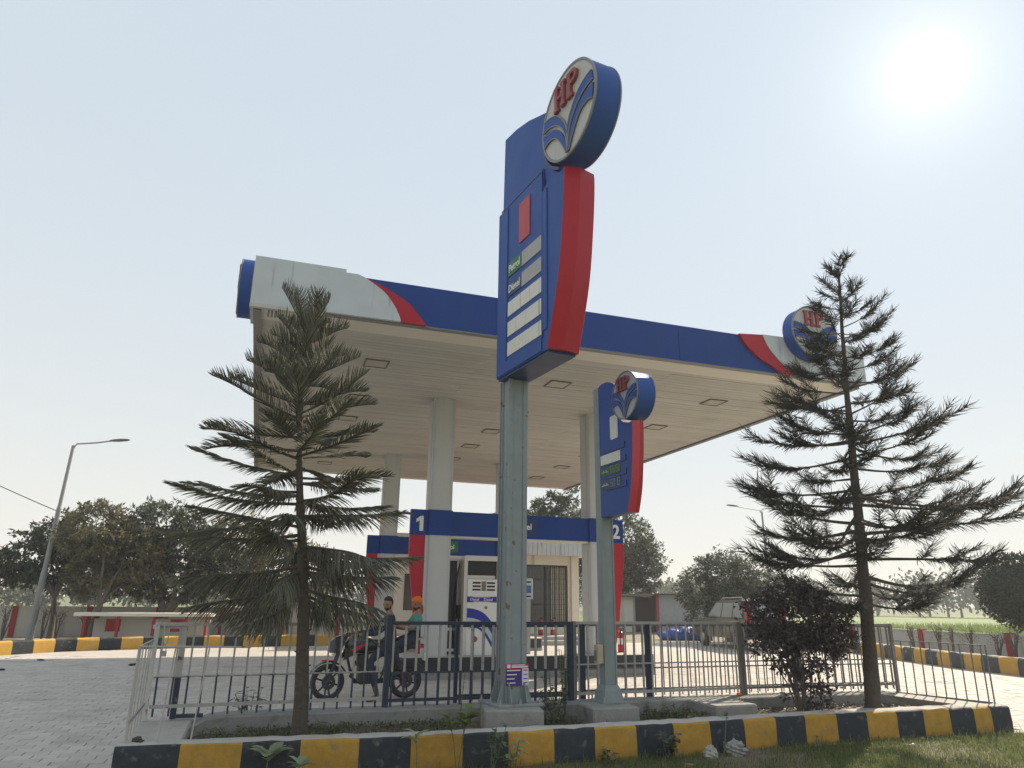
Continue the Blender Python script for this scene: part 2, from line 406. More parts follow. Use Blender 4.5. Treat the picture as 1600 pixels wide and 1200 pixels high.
# ------------------------------------------------------------------ kerbs
def kerb(t, path, lens, prof, mats, top_from, topmat, first=0, wob=.006):
    """painted bands along a path of (x,y); prof [(offset to the left of travel, z)]; faces from index top_from on use the top material"""
    P = [Vector(p) for p in path]; seg = [(P[i+1]-P[i]).length for i in range(len(P)-1)]; tot = sum(seg)
    def at(d):
        d = max(0, min(tot, d)); i = 0
        while i < len(seg)-1 and d > seg[i]: d -= seg[i]; i += 1
        q = P[i].lerp(P[i+1], d/seg[i])
        a = (P[i+1]-P[i]).normalized()
        if i+1 < len(seg) and seg[i]-d < .3: a = (a+(P[i+2]-P[i+1]).normalized()*(.5-(seg[i]-d)/.6)*1.).normalized()
        return q, Vector((-a.y, a.x))
    d = 0.; k = first; li = 0
    while d < tot-.02:
        L = lens[li % len(lens)]; li += 1; L = min(L, tot-d); mb = MB(); n = len(prof); S = 4
        for s in range(S+1):
            q, nn = at(d+L*s/S)
            rs = random.Random(round((d+L*s/S)*1000))
            for a, z in prof:
                w = rs.uniform(-wob, wob); mb.v.append((q.x+nn.x*(a+w), q.y+nn.y*(a+w), z+rs.uniform(-wob, wob)))
        for s in range(S):
            for a in range(n-1):
                mb.f.append((s*n+a, (s+1)*n+a, (s+1)*n+a+1, s*n+a+1)); mb.m.append(1 if a >= top_from else 0); mb.r.append(0)
        mb.f.append(tuple(range(n))); mb.m.append(0); mb.r.append(0)
        mb.f.append(tuple(S*n+x for x in range(n-1, -1, -1))); mb.m.append(0); mb.r.append(0)
        part('painted_band', mb, [mats[k % 2], topmat], t, world=True, smooth=35)
        k += 1; d += L
us = [-1.03, -.49, .04, .56, 1.1, 1.6, 2.12, 2.6, 3.1, 3.57, 4.07, 4.54, 5.03, 5.51, 5.98, 6.44, 6.92, 7.39, 7.87, 8.31, 8.76, 9.18, 9.49, 9.85]
t = thing('planter_kerb', 'black and yellow striped kerb along the front of the fenced planting bed', 'kerb', (4.4, 7.7, 0))
def kv(u): return 7.69-.17*max(0, 1-((u-2.9)/3.6)**2)+.0*u
kerb(t, [(u, kv(u)) for u in np.linspace(-1.03, 9.85, 60)], [us[i+1]-us[i] for i in range(len(us)-1)],
     [(0, -.05), (0, .12), (.004, .27), (.012, .305), (.035, .322), (.14, .330), (.26, .326), (.27, .16)], [KBLK, KYEL], 4, CONCP)
KPROF = [(0, -.05), (0, .26), (.02, .33), (.07, .365), (.16, .37), (.24, .34), (.26, .25), (.26, 0)]
t = thing('yard_kerb', 'long black and yellow striped kerb at the back left of the yard', 'kerb', (0, 27, 0))
kerb(t, [(-11, 19.6), (-8, 22.6), (-6.4, 24.3), (-5.6, 25.2), (-5.1, 25.65), (-4.3, 26.1), (-1.8, 27), (3.7, 27.75), (5.2, 27.9)], [.62], KPROF, [KYELF, KBLK], 5, CONCP)
t = thing('yard_kerb', 'rounded black and yellow kerb curving along the right edge of the yard', 'kerb', (18.5, 16, 0))
KP2 = [(-a, z*1.12) for a, z in KPROF]
kerb(t, [(17.0, 8.5), (17.5, 11.5), (17.84, 13.43), (18.16, 15.43), (19.0, 18.2), (19.9, 20.7), (21.2, 24.5)], [.57], KP2, [KBLKF, KYELF], 3, CONCP)

# ------------------------------------------------------------------ planting bed
bed = thing('planting_bed', 'raised planting bed with low concrete rear wall behind the striped kerb', 'planter', (4.4, 8.4, 0))
mb = MB(); NX, NY = 110, 14
for j in range(NY+1):
    for i in range(NX+1):
        x = -.6+10.2*i/NX; y = 7.78+1.35*j/NY
        mb.v.append((x, y, .205+.02*fbm(x*3, y*3)+.012*fbm(x*11, y*9)))
for j in range(NY):
    for i in range(NX): a = j*(NX+1)+i; mb.f.append((a, a+1, a+NX+2, a+NX+1)); mb.m.append(0); mb.r.append(0)
part('soil', mb, SOIL, bed, world=True, smooth=60)
mb = MB()     # rear wall, its left end ramps down
pts = [(-.55, .27), (-.42, .325), (-.3, .352), (-.1, .362), (2.0, .362), (4.5, .36), (7, .355), (9.0, .345), (9.4, .33)]
xs = np.linspace(-.55, 9.4, 50)
for x in xs:
    z = interp(x, pts)+rnd(-.004, .004); y0 = 9.02+.05*math.sin(x*.8)*0-(.24*max(0, .25-(x+.55))/.25 if x < -.3 else 0)
    for (y, zz) in ((y0, 0), (y0+.005, z-.015), (y0+.02, z), (9.42, z), (9.43, 0)): mb.v.append((x, y+rnd(-.003, .003), zz))
for i in range(len(xs)-1):
    for a in range(4): mb.f.append((i*5+a, i*5+5+a, i*5+6+a, i*5+1+a)); mb.m.append(0); mb.r.append(0)
mb.f.append((0, 1, 2, 3, 4)); mb.m.append(0); mb.r.append(0); q = len(xs)*5-5; mb.f.append((q+4, q+3, q+2, q+1, q)); mb.m.append(0); mb.r.append(0)
part('rear_wall', mb, CONC, bed, world=True, smooth=30)
mb = MB(); mb.bbox(-1.02, -.5, 7.95, 9.3, -.02, .318, .02); part('corner_slab', mb, CONCP, bed, world=True)
mb = MB(); mb.add([(9.35, 9.3, 0), (9.9, 7.95, 0), (9.55, 7.95, 0), (9.1, 9.0, 0), (9.35, 9.3, .335), (9.9, 7.95, .32), (9.3, 7.95, .315), (9.0, 9.05, .335)],
   [(4, 5, 6, 7)[::-1], (0, 1, 5, 4), (1, 2, 6, 5), (2, 3, 7, 6), (3, 0, 4, 7)]); part('end_slab', mb, CONCP, bed, world=True)
def concrete_block(name, label, cx, cy, sx, sy, z0, z1, rz):
    t = thing(name, label, 'concrete base', (cx, cy, 0), rz)
    mb = MB(); mb.bbox(-sx/2, sx/2, -sy/2, sy/2, z0, z1, .018)
    part('block', mb, CONC, t)
    return t
concrete_block('sign_footing', 'grey concrete footing block under the tall price sign', 2.93, 8.44, .66, .82, .05, .45, R(-13))
concrete_block('sign_footing', 'smaller concrete footing block under the short price sign', 4.16, 8.42, .60, .52, .05, .42, R(-2))
t = thing('concrete_slab', 'flat bare concrete slab lying in the bed beside the marigold', 'concrete slab', (5.98, 8.76, 0), R(2))
mb = MB(); mb.bbox(-.32, .32, -.36, .36, .1, .36, .02); part('slab', mb, CONC, t)

# ------------------------------------------------------------------ logo disc
C1 = [(0, -.97), (0, -.5), (-.12, -.18), (-.4, .14), (-.7, .27), (-.93, .30)]
C2 = [(-.01, -.97), (-.05, -.6), (-.2, -.3), (-.43, -.08), (-.72, .04), (-.97, .06)]
C3 = [(-.02, -.97), (-.08, -.66), (-.235, -.38), (-.45, -.16), (-.72, -.05), (-.98, -.03)]
C4 = [(-.05, -.96), (-.17, -.74), (-.33, -.50), (-.53, -.33), (-.76, -.29), (-.93, -.34)]
def smooth_curve(P, n=4):
    P = [Vector(p) for p in P]; out = []
    for i in range(len(P)-1):
        a, b, c, d = P[max(i-1, 0)], P[i], P[i+1], P[min(i+2, len(P)-1)]
        for k in range(n):
            t_ = k/n; out.append(tuple(.5*((2*b)+(c-a)*t_+(2*a-5*b+4*c-d)*t_*t_+(3*b-a-3*c+d)*t_**3)))
    out.append(tuple(P[-1])); return out
def strip_between(mb, A, B, y0, y1, sgn, f):
    """thin raised band between two curves that run the same way; local frame x right, y depth (front = y0), z up"""
    n = len(A); va = [f(sgn*p[0], p[1]) for p in A]; vb = [f(sgn*p[0], p[1]) for p in B]
    v = [(p[0], y0, p[1]) for p in va]+[(p[0], y0, p[1]) for p in vb]+[(p[0], y1, p[1]) for p in va]+[(p[0], y1, p[1]) for p in vb]
    fs = []
    for i in range(n-1):
        q = (i, i+1, n+i+1, n+i); fs.append(q if sgn < 0 else q[::-1])
        fs.append((i, 2*n+i, 2*n+i+1, i+1)); fs.append((n+i, n+i+1, 3*n+i+1, 3*n+i))
    fs.append((0, n, 3*n, 2*n)); fs.append((n-1, 3*n-1, 4*n-1, 2*n-1))
    mb.add(v, fs)
def logo_disc(parent, name, cx, cz, Rr, yf, yb, face=SIGNW, letters=LETR, T=None, both=False):
    """drum with a face at y=yf (looking to -y); T optional matrix from that frame to the parent's"""
    def put(nm, mb, mat, par, sm=None):
        me = mb.mesh(nm, mat, T, sm); return link(nm, me, par)
    d = MB(); lip = Rr*.035
    d.lathe([(Rr*.94, yf+.012), (Rr*.955, yf), (Rr, yf), (Rr, yf+lip)], (cx, 0, cz), 'y', 56, 1)
    d.lathe([(Rr, yf+lip), (Rr*.99, yf+lip+.004), (Rr*.99, yb-lip), (Rr, yb-lip+.002)], (cx, 0, cz), 'y', 56, 0)
    d.lathe([(Rr, yb-lip+.002), (Rr, yb), (Rr*.9, yb), (0.001, yb)], (cx, 0, cz), 'y', 56, 1)
    o = put(name, d, [BLUE, RIM], parent, 40)
    f = MB(); f.lathe([(0.001, yf+.010), (Rr*.945, yf+.010)], (cx, 0, cz), 'y', 56); put('face_sheet', f, face, o)
    F = lambda x, z: (cx+x*Rr*.95, cz+z*Rr*.95)
    c1, c2, c3, c4 = (smooth_curve(c) for c in (C1, C2, C3, C4))
    for sg in (1, -1):
        b = MB(); strip_between(b, c1, c2, yf-.012, yf+.012, sg, F); put('petal_band', b, BLUE, o)
        b = MB(); strip_between(b, c3, c4, yf-.012, yf+.012, sg, F); put('petal_band', b, BLUE, o)
        for c in (c1, c2, c4):
            b = MB(); b.tube([(F(sg*p[0], p[1])[0], yf-.010, F(sg*p[0], p[1])[1]) for p in c], Rr*.016, 5); put('petal_outline', b, RIM, o)
    # slab-serif letters
    def stroke(mb, x0, x1, z0, z1):
        a = F(x0, z0); c = F(x1, z1); mb.box(a[0], c[0], yf-.035, yf+.011, a[1], c[1])
    h = MB(); x = -.46
    for s in (0, .27):
        stroke(h, x+s+.03, x+s+.135, .27, .73)
    for s in (0, .27):
        for z in (.20, .73): stroke(h, x+s-.005, x+s+.17, z, z+.07)
    stroke(h, x+.135, x+.30, .455, .525); put('letter', h, letters, o)
    h = MB(); x = .06
    stroke(h, x+.03, x+.135, .27, .73); stroke(h, x-.005, x+.20, .20, .27); stroke(h, x-.005, x+.135, .73, .80)
    ro, ri = .155, .075; cxp, czp = x+.22, .645
    out = [(x+.135, czp+ro)]+[(cxp+ro*math.cos(a), czp+ro*math.sin(a)) for a in np.linspace(PI/2, -PI/2, 11)]+[(x+.135, czp-ro)]
    inn = [(x+.135, czp+ri)]+[(cxp+ri*math.cos(a), czp+ri*math.sin(a)) for a in np.linspace(PI/2, -PI/2, 11)]+[(x+.135, czp-ri)]
    n = len(out); v = []
    for yy in (yf-.035, yf+.011):
        v += [(F(*p)[0], yy, F(*p)[1]) for p in out]+[(F(*p)[0], yy, F(*p)[1]) for p in inn]
    fs = []
    for i in range(n-1):
        fs += [(i, n+i, n+i+1, i+1), (i, i+1, 2*n+i+1, 2*n+i), (n+i, 3*n+i, 3*n+i+1, n+i+1)]
    h.add(v, fs); put('letter', h, letters, o)
    return o

# ------------------------------------------------------------------ forecourt canopy
U0, U1, V0, V1, ZS, ZT = -.50, 12.0, 11.50, 27.9, 6.18, 6.93
can = thing('forecourt_canopy', 'large flat filling station canopy with blue fascia on four grey pillars', 'canopy', (5.75, 19.7, 0))
mb = MB(); mb.box(U0+.1, U1-.1, V0+.1, V1-.1, 6.24, 6.82); part('roof_deck', mb, SOFFB, can, world=True)
# fascias (front in three boards)
def board(name, x0, x1, y0, y1, mat, z0=ZS+.01, z1=ZT):
    mb = MB(); mb.box(x0, x1, y0, y1, z0, z1); return part(name, mb, mat, can, world=True)
for a, b in ((U0, 3.62), (3.625, 7.43), (7.44, U1)): board('fascia_board', a, b, V0-.03, V0+.09, NAVY)
board('fascia_board', U0, U1, V1-.09, V1+.02, NAVY)
board('side_fascia', U0-.02, U0+.09, V0+.095, V1-.095, NAVY, ZS-.02); board('side_fascia', U1-.09, U1+.02, V0+.095, V1-.095, NAVY, ZS-.02)
mb = MB(); mb.box(U0-.03, U0+.10, V0+.1, V1, ZS-.045, ZS-.022); part('side_drip_edge', mb, RIM, can, world=True)
mb = MB(); mb.box(U1-.10, U1+.03, V0+.1, V1, ZS-.045, ZS-.022); part('side_drip_edge', mb, RIM, can, world=True)
# curved end panels
wr = [(1.21, 6.905), (1.5, 6.73), (1.65, 6.59), (1.77, 6.42), (1.85, 6.26), (1.87, 6.185)]
rb = [(1.21, 6.905), (1.48, 6.82), (1.75, 6.69), (1.99, 6.55), (2.16, 6.38), (2.33, 6.175)]
wr_s = smooth_curve(wr); rb_s = smooth_curve(rb)
poly = [(-.58, 6.17), (-.58, 7.005), (.89, 7.005), (.89, 6.945), (1.1, 6.945)] + wr_s
mb = MB(); mb.prism(poly[::-1], V0-.10, V0-.035, 'y'); part('end_panel', mb, ACP, can, world=True)
mb = MB(); mb.prism(((rb_s)[::-1]+wr_s[1:]), V0-.085, V0-.034, 'y'); part('swoosh', mb, RED, can, world=True)
mb = MB(); mb.box(-.58, -.52, V0-.034, V0+.9, 6.17, 7.0); part('end_return', mb, ACP, can, world=True)
mb = MB(); mb.box(-.585, .6, V0-.11, V0-.03, 6.10, 6.168); part('panel_sill', mb, SOFFIT, can, world=True)
for k in range(3):
    mb = MB(); mb.box(-.30+k*.055, -.27+k*.055, V0+.03, V0+.10, 6.03, 6.165); part('bracket', mb, RIM, can, world=True)
bl = [(8.85, 6.93), (9.01, 6.70), (9.29, 6.47), (9.57, 6.33), (9.85, 6.18)]
rw = [(9.42, 6.98), (9.53, 6.73), (9.69, 6.54), (9.87, 6.38), (10.2, 6.18)]
bl_s = smooth_curve(bl); rw_s = smooth_curve(rw)
mb = MB(); mb.prism(bl_s+rw_s[::-1], V0-.09, V0-.034, 'y'); part('swoosh', mb, RED, can, world=True)
mb = MB(); mb.prism(rw_s+[(12.04, 6.17), (12.04, 7.03)], V0-.11, V0-.036, 'y'); part('end_panel', mb, ACP, can, world=True)
mb = MB(); mb.box(U0, U1, V0-.028, V0+.10, 6.168, 6.188); part('fascia_return', mb, RIM, can, world=True)
logo_disc(can, 'logo_disc', 10.50, 7.08, .58, V0-.42, V0-.12, T=Matrix(TM[can.name]))
# left side disc, axis along X: face looks to -X
TL = Matrix(TM[can.name]) @ Matrix.Translation((-.60, 12.35, 0)) @ Matrix.Rotation(-PI/2, 4, 'Z')
logo_disc(can, 'logo_disc', 0, 6.78, .52, -.22, 0.0, T=TL)
# soffit
mb = MB(); mb.box(U0+.09, U1-.09, V0+.10, V0+.62, ZS-.005, ZS+.05); part('border_strip', mb, TRIMW, can, world=True)
mb = MB(); mb.box(U0+.09, U1-.09, V1-.5, V1-.10, ZS-.005, ZS+.05); part('border_strip', mb, TRIMW, can, world=True)
pitch = .165; nsl = int((V1-.5-(V0+.62))/pitch)
for (a, b) in ((U0+.09, 3.845), (3.85, 7.745), (7.75, U1-.09)):
    s = MB(); s.box(0, b-a, .005, pitch-.005, 0, .02); me = s.mesh('soffit_slat', SOFFIT)
    for k in range(min(nsl, 99)):
        o = link('soffit_slat', me, can); o.location = Vector((a, V0+.62+k*pitch, ZS+rnd(-.003, .003)))-can.location
# light fittings
mb = MB(); w, d = .24, .24
mb.box(-w, w, -d, -d+.03, -.02, .0); mb.box(-w, w, d-.03, d, -.02, .0); mb.box(-w, -w+.03, -d+.03, d-.03, -.02, 0); mb.box(w-.03, w, -d+.03, d-.03, -.02, 0)
lf = mb.mesh('light_fitting', LAMPF); mb = MB(); mb.box(-w+.03, w-.03, -d+.03, d-.03, -.010, .0); ld = mb.mesh('diffuser', LAMPD)
for u in (1.82, 5.80, 9.80):
    for v in (13.8, 16.5, 18.65, 20.8, 23.0, 25.5):
        o = link('light_fitting', lf, can); o.location = Vector((u, v, ZS-.006))-can.location; link('diffuser', ld, o)
# pillars with coloured fins
def pillar(u, v, num, side, mat=PILLAR):
    mb = MB(); mb.box(u, u+.5, v, v+.5, .45, ZS); p = part('pillar', mb, mat, can, world=True)
    mb = MB()
    for (xx, yy) in ((u+.02, v-.012), (u+.46, v-.012)): mb.box(xx, xx+.02, yy, yy+.011, .45, ZS-.02)
    mb.box(u-.012, u-.001, v+.14, v+.16, .45, ZS-.02); part('cover_strip', mb, PILLAR, can, world=True)
    mb = MB(); mb.box(u-.02, u+.52, v-.02, v+.52, 2.99, 3.55); part('blue_collar', mb, NAVY, can, world=True)
    # fin
    s = -1 if side < 0 else 1; xe = u if s < 0 else u+.5
    mb = MB(); a, b = sorted((xe+s*.022, xe+s*.42)); mb.box(a, b, v+.05, v+.17, 2.99, 3.55); fin = part('fin_cap', mb, NAVY, can, world=True)
    zs = np.linspace(.5, 2.985, 14)
    mb = MB(); poly = [(xe+s*.08, z) for z in zs[::-1]]+[(xe+s*(.08+.34*min(1, ((z-.4)/2.2)**.75)), z) for z in zs]
    if s > 0: poly = poly[::-1]
    mb.prism(poly, v+.04, v+.16, 'y'); part('tapered_fin', mb, RED, can, world=True)
    mb = MB(); a, b = sorted((xe+s*.001, xe+s*.078)); mb.box(a, b, v+.03, v+.18, .45, 2.985); part('fin_edge', mb, PILLAR, can, world=True)
    if num:
        m4 = Matrix(TM[can.name]) @ wallM(xe+s*.22, v+.044, 3.24)
        if num == '1':
            b = MB(); b.prism([(.0, -.165), (.085, -.165), (.085, .165), (.02, .165), (-.075, .095), (-.075, .02), (.0, .06)], -.006, .006, 'z'); b.v = [tuple(m4 @ Vector(p)) for p in b.v]; part('pillar_number', b, WHITE, can)
        else: text('pillar_number', num, .46, m4, WHITE, can, .006, bold=.012, sx=.9)
pillar(3.53, 15.85, '1', -1); pillar(7.5, 15.9, '2', 1); pillar(3.6, 23.1, None, -1); pillar(7.55, 23.1, None, 1)

# spreader beams between the pillars
def beam(u0, u1, v, label, items):
    t = thing('spreader_beam', label, 'sign beam', ((u0+u1)/2, v, 3.27))
    mb = MB(); mb.box(u0, u1, v, v+.42, 3.0, 3.54); part('beam_box', mb, NAVY, t, world=True)
    mb = MB(); mb.box(u0, u1, v+.03, v+.39, 2.955, 2.998); part('underside_trim', mb, TRIMW, t, world=True)
    for (x, w, mat, tx) in items:
        mb = MB(); mb.box(x-w/2, x+w/2, v-.008, v-.001, 3.10, 3.46); o = part('name_plate', mb, mat, t, world=True)
        text('lettering', tx, .20, Matrix(TM[t.name]) @ wallM(x, v-.012, 3.27), WHITE, o, .002, bold=.004)
    return t
beam(4.053, 7.477, 15.93, 'navy spreader beam joining front pillars one and two', [(5.75, .8, BLUED, 'Diesel')])
beam(4.123, 7.527, 23.2, 'navy spreader beam joining the rear pillars with green name plate', [(5.78, .75, GREEN, 'Petrol')])

# ------------------------------------------------------------------ price signs
def zz(z, k): return 1.6+(z-1.6)*k
def price_sign_tall():
    k = .977
    ang = math.atan2(-.991, .131)
    t = thing('price_sign', 'tall blue price sign with round logo drum on a teal steel pole', 'price sign', (2.92, 7.24, 0), ang)
    Z = lambda z: zz(z, k)
    X = lambda s: -s*k
    TH = .41
    # lower body with frame, upper body set slightly back
    front = [(0, 4.484), (-.27, 5.307), (-.39, 6.05), (-.435, 6.55), (-.43, 6.74)]
    fc = smooth_curve(front, 5)
    low = [(1.42, 4.484)]+fc+[(.10, 6.74), (.10, 7.02), (1.42, 7.0)]
    mb = MB(); mb.prism([(X(a), Z(b)) for a, b in low], 0, TH, 'y'); body = part('sign_body', mb, BLUE, t)
    dc, dr = (-.62, 7.37), .70
    arc = [(dc[0]+dr*math.cos(a), dc[1]+dr*math.sin(a)) for a in np.linspace(R(40), R(-62), 14)]
    up = [(1.34, 7.015), (.11, 7.035), (.06, 6.745), (-.29, 6.745)]+[p for p in arc[::-1]]+[(.2, 7.93), (.56, 8.08), (.95, 8.19), (1.31, 8.24)]
    mb = MB(); mb.prism([(X(a), Z(b)) for a, b in up], .02, TH-.02, 'y'); part('upper_body', mb, BLUE, t)
    # curved backing strip behind the drum
    mb = MB(); A = [(dc[0]+.69*math.cos(a), dc[1]+.69*math.sin(a)) for a in np.linspace(R(42), R(-65), 16)]; B = [(dc[0]+.655*math.cos(a), dc[1]+.655*math.sin(a)) for a in np.linspace(R(42), R(-65), 16)]
    strip_between(mb, [(X(a), Z(b)) for a, b in A], [(X(a), Z(b)) for a, b in B], -.035, .2, 1, lambda x, z: (x, z)); part('drum_collar', mb, BLUED, t)
    # raised frame round the price panel, and seams
    mb = MB()
    def bar(s0, s1, z0, z1, y0=-.014, y1=-.001): mb.box(X(s1), X(s0), y0, y1, Z(z0), Z(z1))
    bar(1.12, 1.40, 4.50, 6.98); bar(.14, 1.118, 4.50, 4.66); bar(-.0, .138, 4.75, 6.68)
    part('face_frame', mb, BLUE, t)
    mb = MB(); mb.box(X(.125), X(.115), -.017, -.0005, Z(4.66), Z(7.0)); mb.box(X(1.34), X(.12), -.006, .0, Z(7.005), Z(7.03)); part('panel_joint', mb, BLUED, t)
    mb = MB(); mb.box(X(.765), X(.46), -.014, -.002, Z(6.243), Z(6.84)); part('faded_panel', mb, REDP, t)
    for i, (z0, z1) in enumerate(((5.87, 6.08), (5.57, 5.775), (5.285, 5.49), (4.995, 5.20), (4.715, 4.91))):
        if i < 2:
            mb = MB(); mb.box(X(.685), X(.128), -.010, -.002, Z(z0), Z(z1)); part('price_strip', mb, ROWG, t)
            mb = MB(); mb.box(X(1.085), X(.69), -.012, -.002, Z(z0), Z(z1)); lab = part('fuel_label', mb, GREEN if i == 0 else NAVYL, t)
            text('lettering', ('Petrol', 'Diesel')[i], .155, Matrix.Translation((X(.89), -.016, Z((z0+z1)/2)-.005)) @ Matrix.Rotation(PI/2, 4, 'X'), WHITE, lab, .003, sx=.84, bold=.002)
        else:
            mb = MB(); mb.box(X(1.085), X(.128), -.010, -.002, Z(z0), Z(z1)); part('price_strip', mb, ROWW, t)
    # red V-shaped fin along the front edge
    mb = MB(); n = len(fc); vs = []
    for a, b in fc:
        for (dy, ds) in ((-.012, .0), (.0, -.012), (.17, -.075), (TH, -.02), (TH+.012, .0)): vs.append((X(a+ds), dy, Z(b)))
    fs = []
    for i in range(n-1):
        for q in range(4): fs.append((i*5+q, i*5+5+q, i*5+6+q, i*5+1+q))
    mb.add(vs, fs+[(0, 1, 2, 3, 4), tuple((n-1)*5+q for q in (4, 3, 2, 1, 0))])
    for i, m in enumerate(mb.m[:len(fs)]): mb.m[i] = 1 if i % 4 in (0, 1) else 0
    part('red_fin', mb, [RED, RED], t)
    mb = MB(); mb.box(X(1.40), X(.02), .02, TH-.02, Z(4.455), Z(4.482)); part('bottom_tray', mb, BLUED, t)
    logo_disc(t, 'logo_drum', X(-.60), Z(7.42), .625, -.05, .31)
    # pole: two channels and a plate
    px, py = -1.275, .205; w = .118
    mb = MB(); z0, z1 = .47, Z(4.45)
    mb.box(px-w, px+w, py-w*.9, py+w*.9, z0, z1)                       # core
    for sx in (-1, 1):
        a, b = sorted((px+sx*w, px+sx*(w-.045))); mb.box(a, b, py-w*1.02, py-w*.902, z0, z1); mb.box(a, b, py+w*.902, py+w*1.02, z0, z1)
    for sy in (-1, 1):
        a, b = sorted((px+w+.001, px+w+.014)); mb.box(a, b, py+sy*w*.9-.03, py+sy*w*.9+.03, z0, z1)
        mb.box(px-w-.014, px-w-.001, py+sy*w*.9-.03, py+sy*w*.9+.03, z0, z1)
    part('pole', mb, STEELT, t)
    mb = MB(); mb.bbox(px-.29, px+.29, py-.29, py+.29, .452, .478, .006); bp = part('base_plate', mb, STEELT2, t)
    for sx in (-1, 1):
        for off in (-.10, .10):
            for ax in (0, 1):
                mb = MB(); pl = [(0, .478), (.10, .478), (.10, .50), (.035, .70), (0, .70)]
                if ax == 0: mb.prism([(px+sx*(w+.016+p[0]), p[1]) for p in (pl if sx > 0 else pl[::-1])][::-1], py+off-.006, py+off+.006, 'y')
                else: mb.prism([(py+sx*(w*1.03+p[0]), p[1]) for p in (pl if sx > 0 else pl[::-1])], px+off-.006, px+off+.006, 'x')
                part('gusset', mb, STEELT2, t)
    for sx in (-1, 0, 1):
        for sy in (-1, 0, 1):
            if sx or sy:
                mb = MB(); mb.lathe([(.001, .53), (.011, .53), (.011, .478)], (px+sx*.255, py+sy*.255, 0), 'z', 8); mb.lathe([(.001, .50), (.022, .50), (.022, .478)], (px+sx*.255, py+sy*.255, 0), 'z', 6); part('anchor_bolt', mb, STEEL, t)
    # small printed notice on the pole, on the side facing the road (local +x)
    xf = px+w+.016
    Tn = Matrix.Translation((xf, py, 0)) @ Matrix.Rotation(PI/2, 4, 'Z')      # frame: x along -? , front = -y -> +x side
    def nb(x0, x1, z0, z1, dp, mat, nm, par):
        b = MB(); b.box(x0, x1, -dp, -dp+.002, z0, z1, 0, Tn); return part(nm, b, mat, par)
    PURP = M('purple print', (.05, .02, .22), .5, .1, 9); PRED = M('red print', (.50, .02, .06), .5, .1, 9); PINK = M('white print', (.7, .68, .68), .5, .05, 9)
    nt_ = nb(-.135, .165, .66, .90, .005, PRED, 'notice', t)
    nb(-.13, .075, .662, .845, .008, PURP, 'notice_field', nt_); nb(.08, .163, .662, .845, .008, PINK, 'notice_field', nt_)
    nb(-.12, -.075, .852, .892, .009, PINK, 'notice_mark', nt_); nb(-.06, .155, .855, .873, .009, PINK, 'notice_mark', nt_); nb(-.06, .12, .879, .889, .009, PINK, 'notice_mark', nt_)
    for q, ln in enumerate((.175, .13, .10, .11)):
        nb(-.12, -.12+ln, .82-q*.045, .832-q*.045, .011, PINK, 'notice_line', nt_); nb(.095, .15, .82-q*.045, .830-q*.045, .011, PURP, 'notice_line', nt_)
    return t
price_sign_tall()

